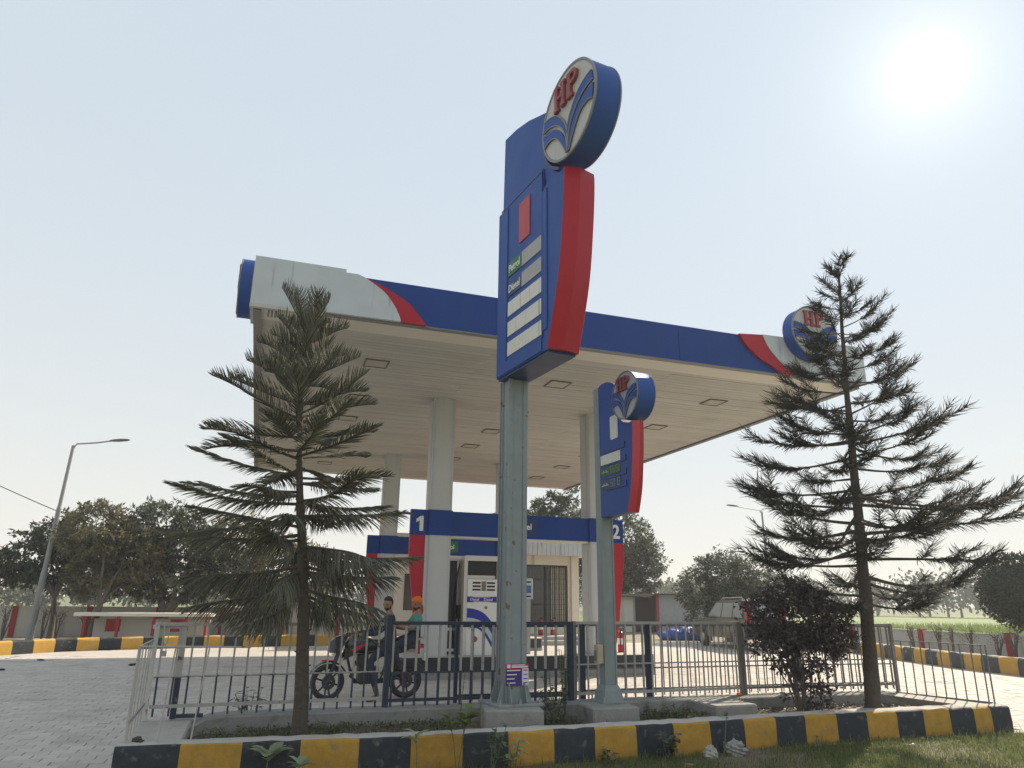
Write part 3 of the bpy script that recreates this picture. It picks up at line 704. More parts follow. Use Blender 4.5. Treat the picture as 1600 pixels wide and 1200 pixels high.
SEG = {'0': 'abcdef', '1': 'bc', '2': 'abged', '3': 'abgcd', '4': 'fgbc', '5': 'afgcd', '6': 'afgedc', '7': 'abc', '8': 'abcdefg', '9': 'abcdfg'}
def seven(mb, ch, x, z, w, h, y):
    tck = w*.16
    S = {'a': (x, x+w, z+h-tck, z+h), 'g': (x, x+w, z+h/2-tck/2, z+h/2+tck/2), 'd': (x, x+w, z, z+tck), 'f': (x, x+tck, z+h/2, z+h), 'b': (x+w-tck, x+w, z+h/2, z+h),
         'e': (x, x+tck, z, z+h/2), 'c': (x+w-tck, x+w, z, z+h/2)}
    for s in SEG[ch]:
        a, b, c, d = S[s]; mb.box(a+.002, b-.002, y-.003, y, c+.002, d-.002)
def price_sign_small():
    k = .965
    t = thing('price_sign', 'short blue price sign with digital prices on a slim grey pole', 'price sign', (4.245, 7.89, 0), R(-90+3.3))
    Z = lambda z: zz(z, k); X = lambda s: -s*k
    TH = .15
    front = [(0, 2.706), (-.06, 2.87), (-.115, 3.08), (-.165, 3.45), (-.185, 3.70), (-.19, 3.87)]
    fc = smooth_curve(front, 4); dc = (-.12, 4.225)
    arc = [(dc[0]+.36*math.cos(a), dc[1]+.36*math.sin(a)) for a in np.linspace(R(35), R(-85), 12)]
    poly = [(.68, 2.706)]+fc+arc[::-1]+[(.30, 4.52), (.45, 4.575), (.58, 4.585), (.685, 4.56)]
    mb = MB(); mb.prism([(X(a), Z(b)) for a, b in poly], 0, TH, 'y'); part('sign_body', mb, BLUE, t)
    mb = MB(); n = len(fc); vs = []
    for a, b in fc:
        for (dy, ds) in ((-.008, .0), (.0, -.010), (.07, -.05), (TH, -.012), (TH+.008, 0)): vs.append((X(a+ds), dy, Z(b)))
    fs = [(i*5+q, i*5+5+q, i*5+6+q, i*5+1+q) for i in range(n-1) for q in range(4)]
    mb.add(vs, fs+[(0, 1, 2, 3, 4), tuple((n-1)*5+q for q in (4, 3, 2, 1, 0))])
    for i in range(len(fs)): mb.m[i] = 1 if i % 4 in (0, 1) else 0  # left facets take the lighter red, painted as catching more light
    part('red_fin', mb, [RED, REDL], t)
    logo_disc(t, 'logo_drum', X(-.12), Z(4.225), .315, -.07, .20)
    def plate(nm, s0, s1, z0, z1, mat, y=-.006): b = MB(); b.bbox(X(s1), X(s0), y, -.001, Z(z0), Z(z1), .002); return part(nm, b, mat, t)
    mb = MB(); r_ = .03; x0, x1, z0, z1 = X(.388), X(.188), Z(3.722), Z(4.05)
    rp = [(cx+r_*math.cos(a), cz+r_*math.sin(a)) for cx, cz, a0 in ((x1-r_, z1-r_, 0), (x0+r_, z1-r_, 90), (x0+r_, z0+r_, 180), (x1-r_, z0+r_, 270)) for a in np.linspace(R(a0), R(a0+90), 5)]
    mb.prism(rp[::-1], -.006, -.001, 'y'); part('blank_plate', mb, ROWW, t)
    plate('blank_strip', .145, .67, 3.41, 3.545, ROWW)
    g_ = plate('price_row', .15, .67, 3.255, 3.37, M('dark green display', (.03, .09, .04), .5, .25, 40)); b_ = plate('price_row', .15, .67, 3.075, 3.20, NAVYL)
    DIG = M('pale display segments', (.42, .50, .52), .5, .1, 9); DIGG = M('pale green segments', (.30, .42, .22), .5, .1, 9)
    for row, s, z, mat in ((g_, '6592', 3.265, DIGG), (b_, '5013', 3.085, DIG)):
        for q, ch in enumerate(s):
            b = MB(); seven(b, ch, X(.40)+q*.058+(.016 if q > 1 else 0), Z(z), .042, .098, -.0065); part('digit', b, mat, row)
        b = MB()
        for q in range(5): b.box(X(.64)+q*.036, X(.64)+q*.036+.024, -.009, -.0065, Z(z+.03), Z(z+.045+.02*(q % 2)))
        part('row_lettering', b, mat, row)
    for (z, s0) in ((3.565, .02), (3.385, 0.0), (3.205, 0.0), (3.05, 0.0)):
        b = MB(); b.box(X(.56), X(s0), -.012, -.001, Z(z), Z(z+.014)); b.box(X(s0+.012), X(s0), -.012, -.001, Z(z+.014), Z(z+.075)); part('strip_rail', b, BLUED, t)
    px, py = X(.755), .075
    mb = MB(); mb.box(px-.07, px+.068, py-.085, py+.085, .44, Z(4.55)); mb.box(px+.0685, px+.08, py-.085, py-.065, .44, Z(2.7)); mb.box(px+.0685, px+.08, py+.065, py+.085, .44, Z(2.7))
    mb.box(px-.08, px-.0705, py-.02, py+.02, .44, Z(4.5)); part('pole', mb, STEELT2, t)
    mb = MB(); mb.bbox(px-.17, px+.17, py-.17, py+.17, .422, .445, .005); part('base_plate', mb, STEELT2, t)
    mb = MB(); v = []
    for (z, e) in ((.445, .135), (.56, .115), (.62, .088)): v += [(px-e, py-e, z), (px+e, py-e, z), (px+e, py+e, z), (px-e, py+e, z)]
    mb.add(v, [(r*4+i, r*4+(i+1) % 4, r*4+4+(i+1) % 4, r*4+4+i) for r in (0, 1) for i in range(4)]+[(8, 9, 10, 11)]); part('base_skirt', mb, STEELT2, t)
    for sx in (-1, 1):
        for sy in (-1, 1):
            b = MB(); b.lathe([(.001, .50), (.012, .50), (.012, .445)], (px+sx*.15, py+sy*.15, 0), 'z', 7); part('anchor_bolt', b, STEEL, t)
    # junction box on the pole
    mb = MB(); mb.bbox(px-.05, px+.06, py-.17, py-.088, .87, 1.09, .008); jb = part('junction_box', mb, M('old cream plastic', (.42, .38, .25), .6, .15, 12), t)
    mb = MB(); mb.box(px-.035, px+.02, py-.176, py-.171, .90, 1.02); part('box_cover', mb, M('grey cover', (.16, .16, .15), .6), jb)
    return t
price_sign_small()

# ------------------------------------------------------------------ pump islands
def island(label, u0, u1, v0, v1, h=.45):
    t = thing('pump_island', label, 'pump island', ((u0+u1)/2, (v0+v1)/2, 0))
    def outline(e, n=8):
        r_ = (v1-v0)/2-e; cy = (v0+v1)/2; L = []
        L += [(u1-.15-r_*.0+e*0+ (r_*.45)*math.cos(a), cy+r_*math.sin(a)) for a in np.linspace(-PI/2, PI/2, n)]
        L += [(u0+.15-(r_*.45)*math.cos(a), cy+r_*math.sin(a)) for a in np.linspace(PI/2, -PI/2, n)]
        return L
    mb = MB(); mb.prism(outline(0), -.02, .16, 'z'); part('concrete_plinth', mb, CONC, t, world=True)
    mb = MB(); mb.prism(outline(.03), .16, h-.012, 'z'); part('black_band', mb, BLKPL, t, world=True)
    mb = MB(); mb.prism(outline(.02), h-.012, h, 'z'); part('island_top', mb, CONCP, t, world=True)
    return t
island('black banded front pump island under the canopy carrying the white dispenser', 3.05, 9.0, 15.62, 17.15)
island('black banded rear pump island farther under the canopy', 3.05, 9.0, 22.85, 24.4)

DISPW = M('dispenser white', (.62, .60, .55), .4, .07, 4, col2=(.48, .45, .40), c2scale=6, c2at=.6, c2w=.2)
LBLUE = M('dispenser blue', (.015, .03, .30), .35, .06, 4)
def dispenser(u, v, rz, label):
    t = thing('fuel_dispenser', label, 'fuel dispenser', (u, v, .45), rz)
    w, d, H = .36, .28, 2.12
    mb = MB(); mb.box(-w, w, -d+.02, d-.02, 0, 1.02); part('cabinet', mb, DISPW, t)
    mb = MB(); mb.box(-w-.05, -w+.03, -d, d, 0, H-.06); part('side_column', mb, DISPW, t)
    mb = MB(); mb.box(w+.02, w+.10, -d, d, 0, H-.06); part('side_column', mb, DISPW, t)
    mb = MB(); pl = [(-w-.05, H-.10), (w+.10, H-.10), (w+.10, H-.01), (w+.05, H+.015), (-w, H+.015), (-w-.04, H-.01)]
    mb.prism(pl, -d-.01, d+.01, 'y'); part('top_header', mb, DISPW, t)
    mb = MB(); mb.box(-w+.03, w+.02, -d+.08, d-.08, 1.7, H-.11); part('dark_upper_panel', mb, BLACK, t)
    mb = MB(); mb.box(-w+.03, w-.02, -d+.05, d-.05, 1.62, 1.70); part('shelf', mb, DISPW, t)
    mb = MB(); mb.bbox(-w+.03, w+.02, -d-.03, d-.1, 1.24, 1.615, .01); hd = part('display_head', mb, WHITE, t)
    for s in (-1, 1):
        for q in range(3):
            mb = MB(); x = .05+s*.17; mb.box(x-.095, x+.095, -d-.036, -d-.031, 1.515-q*.075, 1.555-q*.075); part('readout', mb, BLACK, hd)
    mb = MB(); mb.box(.05-.05, .05+.05, -d-.037, -d-.031, 1.36, 1.57); part('keypad', mb, M('keypad brown', (.20, .17, .15), .6), hd)
    mb = MB(); mb.box(-w+.04, w, -d-.004, -d+.03, 1.13, 1.22); part('nameplate', mb, LBLUE, t)
    for xq in (-.15, .17): text('lettering', 'Diesel', .085, wallM(xq, -d-.008, 1.172), WHITE, t, .001, bold=.001)
    mb = MB(); mb.box(-w+.035, w+.015, -d-.0, -d+.018, .0, 1.11); fp = part('front_panel', mb, WHITE, t)
    # petals printed on the front
    F = lambda x, z: (.35+x*.78, .80+z*.62)
    c1, c2, c3, c4 = (smooth_curve([(p[0]*.92, p[1]) for p in c]) for c in (C1, C2, C3, C4))
    def clip(cv): return [(max(-.86, p[0]), p[1]) for p in cv]
    mb = MB(); strip_between(mb, clip(c1), clip(c3), -d-.006, -d-.001, 1, F); part('petal_band', mb, LBLUE, fp)
    mb = MB(); strip_between(mb, clip(c3), clip(c4), -d-.009, -d-.0065, 1, lambda x, z: (.35+x*.78, .79+z*.62)); part('petal_band', mb, ACP, fp)
    mb = MB(); strip_between(mb, clip(c4), [(a-.10, b-.06) for a, b in clip(c4)], -d-.006, -d-.001, 1, lambda x, z: (.36+x*.70, .78+z*.60)); part('petal_band', mb, LBLUE, fp)
    mb = MB(); mb.lathe([(.001, -d-.006), (.035, -d-.006), (.035, -d-.001)], (.12, 0, 1.0), 'y', 14); part('round_badge', mb, M('brass', (.25, .18, .06), .5), fp)
    mb = MB(); mb.lathe([(.001, -d-.006), (.06, -d-.006), (.06, -d-.001)], (-.12, 0, .33), 'y', 16); part('round_badge', mb, M('dull red badge', (.35, .10, .09), .5), fp)
    # nozzle and hose on the left
    mb = MB(); mb.box(-w-.13, -w-.055, -.08, .10, .75, 1.05); part('nozzle_boot', mb, BLACK, t)
    mb = MB(); mb.tube([(-w-.10, -.02, 1.02), (-w-.12, -.10, .95), (-w-.11, -.14, .82)], [.022, .028, .016], 7); part('nozzle', mb, BLACK, t)
    mb = MB(); mb.tube([(-w-.08, .05, 1.95), (-w-.15, .0, 1.6), (-w-.20, -.06, 1.0), (-w-.22, -.08, .4), (-w-.16, -.10, .12), (-w-.11, -.12, .4), (-w-.11, -.13, .80)], .016, 6); part('hose', mb, BLACK, t, smooth=60)
    return t
dispenser(4.84, 16.36, 0, 'white fuel dispenser with blue petals on the front island beside pillar one')
t = thing('cabinet', 'tall black cabinet standing between pillar one and the white dispenser', 'cabinet', (4.22, 16.5, .45))
mb = MB(); mb.bbox(-.15, .12, -.15, .15, 0, 2.02, .01); part('body', mb, BLACK, t); mb = MB(); mb.box(-.17, .14, -.17, .17, 2.022, 2.07); part('cap', mb, ACP, t)
mb = MB(); mb.box(-.12, .09, -.156, -.151, .50, .56); part('strip', mb, WHITE, t); mb = MB(); mb.box(-.12, .09, -.156, -.151, .06, .12); part('strip', mb, WHITE, t)
t = thing('payment_terminal', 'slim grey terminal with small blue screen on the front island', 'terminal', (5.98, 16.2, .45))
mb = MB(); mb.box(-.08, .08, -.06, .06, 0, 1.2); part('post', mb, STEEL, t)
mb = MB(); mb.bbox(-.125, .125, -.11, .09, 1.2, 1.66, .02); part('housing', mb, ACP, t)
mb = MB(); mb.box(-.075, .075, -.116, -.111, 1.33, 1.50); part('screen', mb, M('blue screen', (.05, .14, .33), .25, .05, 9), t)
for z in (1.24, 1.56): mb = MB(); mb.box(-.07, .07, -.115, -.111, z, z+.035); part('slot', mb, BLACK, t)
def extinguisher(loc, label, s=1.):
    t = thing('fire_extinguisher', label, 'fire extinguisher', loc, rnd(0, 6), 'fire extinguishers')
    mb = MB(); mb.lathe([(.001, 0), (.075*s, .0), (.08*s, .02), (.08*s, .40*s), (.06*s, .45*s), (.025*s, .47*s), (.025*s, .50*s), (.001, .50*s)], (0, 0, 0), 'z', 16); part('cylinder', mb, M('extinguisher red', (.36, .02, .02), .35, .1, 8), t, smooth=40)
    mb = MB(); mb.lathe([(.081*s, .18*s), (.0815*s, .18*s), (.0815*s, .32*s), (.081*s, .32*s)], (0, 0, 0), 'z', 16); part('paper_label', mb, WHITE, t)
    mb = MB(); mb.box(-.015, .015, -.02, .09*s, .50*s, .525*s); mb.box(-.012, .012, -.02, .11*s, .535*s, .55*s); part('handle', mb, BLACK, t)
    mb = MB(); mb.tube([(.02, .0, .50*s), (.09*s, 0, .48*s), (.10*s, 0, .30*s), (.095*s, 0, .15*s)], .012, 6); part('hose', mb, BLACK, t)
    return t
extinguisher((8.50, 16.4, .45), 'red fire extinguisher at the right end of the front island', 1.0)
extinguisher((10.95, 28.0, .30), 'red fire extinguisher on the step below the kiosk window, left one', 1.25)
extinguisher((11.5, 28.05, .30), 'red fire extinguisher on the step below the kiosk window, right one', 1.25)

# ------------------------------------------------------------------ kiosk
kio = thing('sales_kiosk', 'cream sales kiosk with grilled window and white fascia behind the canopy', 'building', (9.3, 31.5, 0))
KV = 29.3
mb = MB(); mb.box(4.9, 13.9, 27.2, 34, -.02, .30); part('plinth', mb, CONCP, kio, world=True)
mb = MB(); mb.box(5.2, 13.1, 26.7, 27.198, -.02, .16); part('step', mb, CONCP, kio, world=True)
mb = MB()
for a, b, z0, z1 in ((5.2, 7.4, .3, 3.5), (7.4, 8.5, 2.7, 3.5), (8.5, 10.7, .3, 3.5), (10.7, 12.72, 3.1, 3.5), (10.7, 12.72, .3, .72), (12.72, 13.1, .3, 3.5)): mb.box(a, b-.001, KV, KV+.22, z0, z1)
mb.box(5.2, 5.42, KV+.221, 34, .3, 3.5); mb.box(12.88, 13.1, KV+.221, 34, .3, 3.5); mb.box(5.421, 12.879, 33.8, 34, .3, 3.5)
part('wall', mb, CREAM, kio, world=True)
mb = MB(); mb.box(12.84, 13.18, KV-.14, KV-.001, .3, 3.5); part('corner_column', mb, CREAM, kio, world=True)
mb = MB(); mb.box(4.9, 13.75, KV-.85, 34.4, 3.5, 3.62); part('roof_slab', mb, CREAM, kio, world=True)
mb = MB(); n = 44
for i in range(n): a = 4.85+8.95*i/n; mb.box(a, a+8.95/n-.012, KV-.93, KV-.86, 3.45+0*i, 4.12)
part('fascia', mb, ACP, kio, world=True)
mb = MB(); mb.prism([(4.9, 3.63), (9.3, 5.2), (13.7, 3.63)], KV-.2, 34.2, 'y'); part('pitched_roof', mb, M('faded red roof', (.30, .09, .08), .8, .2, 3), kio, world=True)
win = part('window', MB().box(10.72, 12.70, KV+.12, KV+.15, .73, 3.09), M('dim pane', (.10, .10, .10), .15, .1, 3, spec=.6), kio, world=True)
WFR = M('window frame', (.045, .045, .05), .5)
mb = MB()
for x in (10.72, 11.68, 12.64): mb.box(x, x+.06, KV+.06, KV+.119, .73, 3.09)
for z in (.73, 1.45, 2.45, 3.03): mb.box(10.781, 12.639, KV+.061, KV+.118, z, z+.06)
part('frame', mb, WFR, win)
win.children[0].data.transform(Matrix(TM[kio.name]))
mb = MB()
for i in range(28): x = 10.76+i*.0695; mb.box(x, x+.012, KV+.02, KV+.032, .75, 3.08)
for i in range(11): z = .85+i*.21; mb.box(10.74, 12.68, KV+.033, KV+.043, z, z+.01)
o = part('security_grille', mb, WFR, kio, world=True)
mb = MB()
for i in range(7): x = 11.95+i*.1; mb.box(x, x+.055, KV+.05+.0*i, KV+.06, .8, 3.0)
part('curtain', mb, M('pale curtain', (.55, .52, .42), .8), kio, world=True)
part('doorway', MB().box(7.42, 8.48, KV+.16, KV+.2, .31, 2.69), DARKGL, kio, world=True)
mb = MB(); mb.box(5.6, 6.9, KV-.02, KV-.001, 1.2, 2.6); w2 = part('window', mb, DARKGL, kio, world=True)

# ------------------------------------------------------------------ fences
def fence_panel(label, a, b, mats, n, zt=1.33, zb=.44, zm=.74, zf=.35, bar=.010, post=(.022, .022), posts=(True, True), foot=.0, top=.022, lean=0.):
    """panel from a=(x,y) to b=(x,y); local x along the panel"""
    A, B = Vector(a), Vector(b); L = (B-A).length; ang = math.atan2(B.y-A.y, B.x-A.x)
    t = thing('fence_panel', label, 'fence', (A.x, A.y, 0), ang, 'steel fence round the planting bed')
    mr, mbar, mp = mats
    mb = MB(); mb.box(.031, L-.031, -top, top, zt-top*1.6, zt); part('top_rail', mb, mr, t)
    mb = MB(); mb.box(.031, L-.031, -.014, .014, zb-.018, zb+.018); part('bottom_rail', mb, mr, t)
    if zm: mb = MB(); mb.box(.031, L-.031, -.022, -.0135, zm-.009, zm+.009); part('middle_rail', mb, mbar, t)
    me = None
    for i in range(n):
        x = L*(i+.5)/n
        if me is None: me = MB().box(-bar, bar, -bar, bar, zf+.01, zt-top*1.6).mesh('bar', mbar)
        o = link('bar', me, t); o.location = (x+rnd(-.006, .006), 0, 0); o.rotation_euler = (rnd(-.006, .006), rnd(-.008, .008)+lean, rnd(-.1, .1))
    for p, x in zip(posts, (0, L)):
        if p: mb = MB(); mb.box(x-post[0], x+post[0], -post[1], post[1], zf-.03, zt+.004); part('post', mb, mp, t)
    return t
G = (FGREY2, FGREY, FGREY)
fence_panel('weathered bare steel fence panel behind the left conifer', (-.98, 9.15), (1.58, 9.30), (FGREY2, FGREY, FWHITE), 17, 1.325, .46, .76, posts=(True, False))
fence_panel('navy painted fence panel behind the tall sign pole', (1.62, 9.30), (4.06, 9.30), (FNAVY, FGREY, FNAVY), 17, 1.34, .43, .74, bar=.013, post=(.034, .034), top=.026)
fence_panel('bare grey fence panel behind the short sign pole', (4.12, 9.31), (6.80, 9.40), (FGREY2, FGREY2, FDARK), 19, 1.345, .44, .80, bar=.009)
fence_panel('dark fence panel behind the purple shrub and right conifer', (6.86, 9.40), (9.62, 9.32), (FDARK, FDARK, FDARK), 20, 1.325, .44, .80, bar=.006)
fence_panel('second row fence panel behind the navy one', (2.55, 9.52), (4.32, 9.52), (FNAVY, FDARK, FNAVY), 12, 1.30, .43, .72, bar=.006)
fence_panel('second row fence panel left of the blue intermediate post', (4.36, 9.54), (5.36, 9.56), (FDARK, FDARK, FNAVY), 7, 1.31, .44, .72, bar=.006)
fence_panel('second row fence panel between blue post and shrub', (5.40, 9.56), (7.9, 9.58), (FDARK, FDARK, FNAVY), 17, 1.31, .44, .72, bar=.006)
fence_panel('second row fence panel ending at the right corner', (7.95, 9.58), (9.75, 9.45), (FDARK, FDARK, FDARK), 12, 1.30, .44, .72, bar=.010)
fence_panel('short low fence return at the left end of the bed', (-.97, 7.83), (-1.0, 9.1), (FGREY2, FGREY2, FGREY2), 5, 1.15, .50, None, .32, bar=.007, post=(.008, .008), posts=(True, False), top=.010)
fence_panel('low thin fence return running to the right end of the kerb', (9.42, 9.22), (9.80, 7.87), (FDARK, FDARK, FDARK), 10, 1.09, .33, None, .33, bar=.007, post=(.008, .008), posts=(False, True), top=.008)
# broken front remnant: a loose rail on three leaning rods
t = thing('broken_fence_rail', 'thin broken fence rail on leaning rods at the left front corner', 'fence', (-.9, 7.8, 0))
mb = MB(); mb.tube([(-.97, 7.83, 1.15), (-.45, 7.9, 1.14), (.02, 7.95, 1.13)], .010, 6); part('rail', mb, FGREY2, t, world=True)
for (x0, x1) in ((-.70, -.66), (-.42, -.36)):
    mb = MB(); mb.tube([(x0, 7.82, .325), (x1, 7.88, 1.14)], .008, 6); part('rod', mb, FGREY2, t, world=True)
t = thing('gate_frame', 'bent white and navy gate frame at the left end of the fence', 'gate', (-.75, 9.2, 0))
mb = MB(); mb.box(-.735, -.675, 9.16, 9.22, .33, 1.30); part('upright', mb, M('gate post', (.42, .40, .37), .6, .15, 9, col2=(.12, .09, .07), c2scale=8, c2at=.60, c2w=.06, two=(.76, (.02, .03, .06))), t, world=True)
mb = MB(); mb.box(-.674, -.40, 9.165, 9.215, .335, .375); part('foot', mb, FNAVY, t, world=True)
mb = MB(); mb.box(-1.03, -.736, 9.175, 9.205, 1.26, 1.30); part('head_rail', mb, FWHITE, t, world=True)
t = thing('padlock', 'small steel padlock hanging on a chain from the gate frame', 'padlock', (-.88, 9.12, 1.0))
mb = MB(); mb.bbox(-.028, .028, -.012, .012, -.03, .03, .006); part('body', mb, STEEL, t)
mb = MB(); mb.tube([(-.018, 0, .028), (-.018, 0, .055), (0, 0, .072), (.018, 0, .055), (.018, 0, .028)], .005, 6); part('shackle', mb, STEEL, t)
mb = MB(); mb.tube([(0, 0, .065), (-.02, 0, .14), (-.025, .03, .30)], .006, 5); mb.tube([(0, 0, .065), (.025, 0, .15), (.02, .03, .30)], .006, 5); part('chain', mb, STEEL, t)

# ------------------------------------------------------------------ conifers
NEEDLE_L = M('dusty conifer foliage', (.135, .135, .10), .75, .15, 3, rnd=.6, transl=.2)
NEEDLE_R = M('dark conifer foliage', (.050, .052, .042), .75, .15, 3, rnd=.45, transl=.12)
def frond(mb, pts, rad, r, mi=1):
    """cheap three-sided tapering branchlet"""
    K = len(pts); vs = []
    t_ = (pts[-1]-pts[0]).normalized(); a = Vector((0, 0, 1)) if abs(t_.z) < .85 else Vector((1, 0, 0))
    p = t_.cross(a).normalized(); q = t_.cross(p)
    dirs = (p, -p*.5+q*.87, -p*.5-q*.87)
    for i, c in enumerate(pts[:-1]):
        w = rad*(1-.55*i/(K-1))
        for d in dirs: vs.append(c+d*w)
    vs.append(pts[-1]); fs = []
    for i in range(K-2):
        for k in range(3): k2 = (k+1) % 3; fs.append((i*3+k, i*3+k2, i*3+3+k2, i*3+3+k))
    b = (K-2)*3
    for k in range(3): fs.append((b+k, b+(k+1) % 3, b+3))
    mb.add(vs, fs, mi, r)
def conifer(label, base, top, z_low, whorls, prof, foliage, style, seed, trunk_r):
    """whorled conifer; prof(height fraction) -> branch length; 'comb': flat sprays with upswept or hanging fingers; 'tuft': forked branches with outer tufts"""
    rg = random.Random(seed); U = rg.uniform
    t = thing('conifer_tree', label, 'tree', (base[0], base[1], base[2]))
    H = top[2]-base[2]; off = Vector((top[0]-base[0], top[1]-base[1], 0)); Z3 = Vector((0, 0, 1))
    def axis(z): f = z/H; return off*f+Vector((.03*math.sin(f*7), .02*math.sin(f*5+1), 0))+Vector((0, 0, z))
    mb = MB(); zs = [0, .05, .15, .4, .8]+list(np.linspace(1.2, H*.985, 16))
    rad = [trunk_r*(1.25 if z < .1 else 1.0)*(1-.93*(z/H)**.9)+.006+U(-.003, .004) for z in zs]
    mb.tube([axis(z)+Vector((U(-.006, .006), U(-.006, .006), 0)) for z in zs], rad, 12)
    for k in range(60):                       # old leaf scars and stubs
        z = U(.1, H*.5); a = U(0, 6.28); p = axis(z)+Vector((math.cos(a), math.sin(a), 0))*interp(z, list(zip(zs, rad)))*.9
        mb.tube([p, p+Vector((math.cos(a), math.sin(a), .4))*U(.012, .035)], [.010, .004], 4)
    part('trunk', mb, BARK, t, smooth=60)
    zl = z_low-base[2]
    def spray(mb, pts, f, blm, s_in, step, kind):
        n = len(pts); L = sum((pts[i+1]-pts[i]).length for i in range(n-1)); m = max(6, int(L*(1-s_in)/step)); tw = U(-.35, .35)
        for j in range(m):
            s = s_in+(1-s_in)*(j+.5)/m; x = s*(n-1); i = min(n-2, int(x)); c = pts[i].lerp(pts[i+1], x-i); tg = (pts[i+1]-pts[i]).normalized()
            sd = tg.cross(Z3); sd = sd.normalized() if sd.length > 1e-3 else Vector((1, 0, 0)); upv = sd.cross(tg)
            for sg in (-1, 1):
                if kind == 'comb':
                    hang = min(1.15, max(0., .78-f)*1.6)*(1-.6*s**2)
                    ln = blm*(.55+.45*min(1, (s-s_in)/.18))*(1-.70*max(0, (s-.70)/.30)**1.4)*U(.82, 1.1)
                    dv = (sd*sg*(.80-.25*s-.30*hang)+tg*(.40+.45*s)+upv*(.55+.30*f-1.30*hang+tw*sg*.5)+rvec(rg)*.12).normalized()
                    cu = (Z3*(.42*(1-hang)-1.25*hang)+tg*.30)
                    wd = .0072
                else:
                    ln = blm*(.6+.4*min(1, (s-s_in)/.2))*U(.6, 1.15)
                    an = U(-1.1, .9)
                    dv = (sd*sg*math.cos(an)+upv*math.sin(an)*.8+tg*U(.8, 1.3)).normalized()
                    cu = Z3*(U(-1.3, -.2) if s < .65 else U(-.1, .6))+tg*.25
                    wd = .0052
                p0 = c; p1 = p0+dv*ln*.40; d2_ = (dv+cu*.5).normalized(); p2 = p1+d2_*ln*.32; d3 = (d2_+cu*.6).normalized(); p3 = p2+d3*ln*.30
                frond(mb, [p0, p1, p2, p3], wd, U(.02, 1))
    for w in range(whorls):
        f = w/(whorls-1); z = zl+(H*.965-zl)*(f**.92)
        nb = 6
        a0 = U(0, 6.28)
        for k in range(nb):
            az = a0+2*PI*k/nb+U(-.3, .3)
            L = prof(f, az)*U(.72, 1.04)
            zb = z+U(-.08, .08)*(1 if style == 'comb' else 2.2)
            d = Vector((math.cos(az), math.sin(az), 0)); side0 = Vector((-d.y, d.x, 0))
            mb = MB(); n = 13; pts = []
            if style == 'comb':
                e0 = .04+.24*f+.38*f**3+U(-.13, .10)-(.12 if f < .2 else 0); sag = (.10-.12*f)*U(.0, 1.6); tip = U(-.38, .05)
            else:
                e0 = -.03+.45*f**2+U(-.20, .16); sag = (.13-.08*f)*U(-.3, 1.6); tip = U(.0, .55)
            if f > .93: e0 = min(.8, e0+.35*(f-.9)/.1)
            bend = U(-.10, .10)
            for i in range(n):
                s = i/(n-1); r_ = s*L
                zc = math.tan(e0)*r_-sag*L*math.sin(PI*s)*.55+tip*L*.35*s**4
                pts.append(axis(zb)+d*r_*math.cos(min(e0, 1.0))+Vector((0, 0, zc))+side0*(bend*L*s*s+.03*L*math.sin(s*5+az)))
            br = .018*(.5+.5*L)*(1.1-.5*f)
            mb.tube(pts, [max(.003, br*(1-.85*i/(n-1))) for i in range(n)], 6, 0)
            if style == 'comb':
                spray(mb, pts, f, (.235+.13*(1-f))*U(.85, 1.1), U(.06, .22), .0195, 'comb')
            else:
                spray(mb, pts, f, (.19+.07*(1-f))*U(.85, 1.1), U(.30, .5), .0145, 'tuft')
                for q in range(2 if f > .75 else 4):
                    s = U(.38, .85); x = s*(n-1); i = int(x); c = pts[i]; tg = (pts[i+1]-pts[i]).normalized(); sg = 1 if q % 2 else -1
                    dv = (tg+side0*sg*U(.45, .95)+Z3*U(-.15, .25)).normalized(); l2 = L*U(.22, .36)*(1.15-.4*s)
                    sp = [c+dv*l2*v+Z3*l2*(.25*v*v-.08*math.sin(PI*v))+tg*l2*.15*v*v for v in np.linspace(0, 1, 6)]
                    mb.tube(sp, [br*.4, br*.35, br*.3, br*.22, br*.15, .003], 5, 0)
                    spray(mb, sp, f, (.16+.06*(1-f))*U(.85, 1.1), .15, .0145, 'tuft')
            part('branch', mb, [BARK, foliage], t)
    # leader shoots
    for k in range(5 if style == 'comb' else 4):
        az = k*1.6+U(-.3, .3); p = axis(H*(.94 if style == 'comb' else .96)); d = Vector((math.cos(az)*.55, math.sin(az)*.55, 1)).normalized() if k else Vector((0, 0, 1))
        mb = MB(); L = U(.28, .40) if style == 'comb' else U(.15, .25)
        pts = [p+d*L*s+Vector((d.x, d.y, -.15))*L*.55*s*s for s in np.linspace(0, 1, 6)]
        mb.tube(pts, [.011, .009, .008, .006, .005, .003], 5, 0)
        spray(mb, pts, 1., .19 if style == 'comb' else .10, .05, .012, 'comb' if style == 'comb' else 'tuft')
        part('branch', mb, [BARK, foliage], t)
    return t
def prof_l(f, az):
    L = interp(f, [(0, 1.30), (.12, 1.42), (.3, 1.42), (.45, 1.28), (.6, 1.05), (.75, .84), (.88, .64), (1, .48)])
    return L*(1+.08*math.cos(az-PI*.95))
conifer('conifer with bare lower trunk and dense drooping combs, left end of the bed', (.58, 8.17, .19), (.20, 8.17, 4.75), 1.66, 14, prof_l, NEEDLE_L, 'comb', 5, .074)
def prof_r(f, az):
    L = interp(f, [(0, 1.5), (.1, 2.2), (.2, 2.05), (.35, 1.65), (.5, 1.32), (.65, 1.0), (.8, .68), (.92, .42), (1, .25)])
    return L*(1+(.06 if f < .3 else .03)*math.cos(az))
conifer('dark backlit conifer with sparse upswept branches, right end of the bed', (8.05, 8.25, .19), (8.43, 8.25, 6.95), 1.75, 16, prof_r, NEEDLE_R, 'tuft', 8, .105)

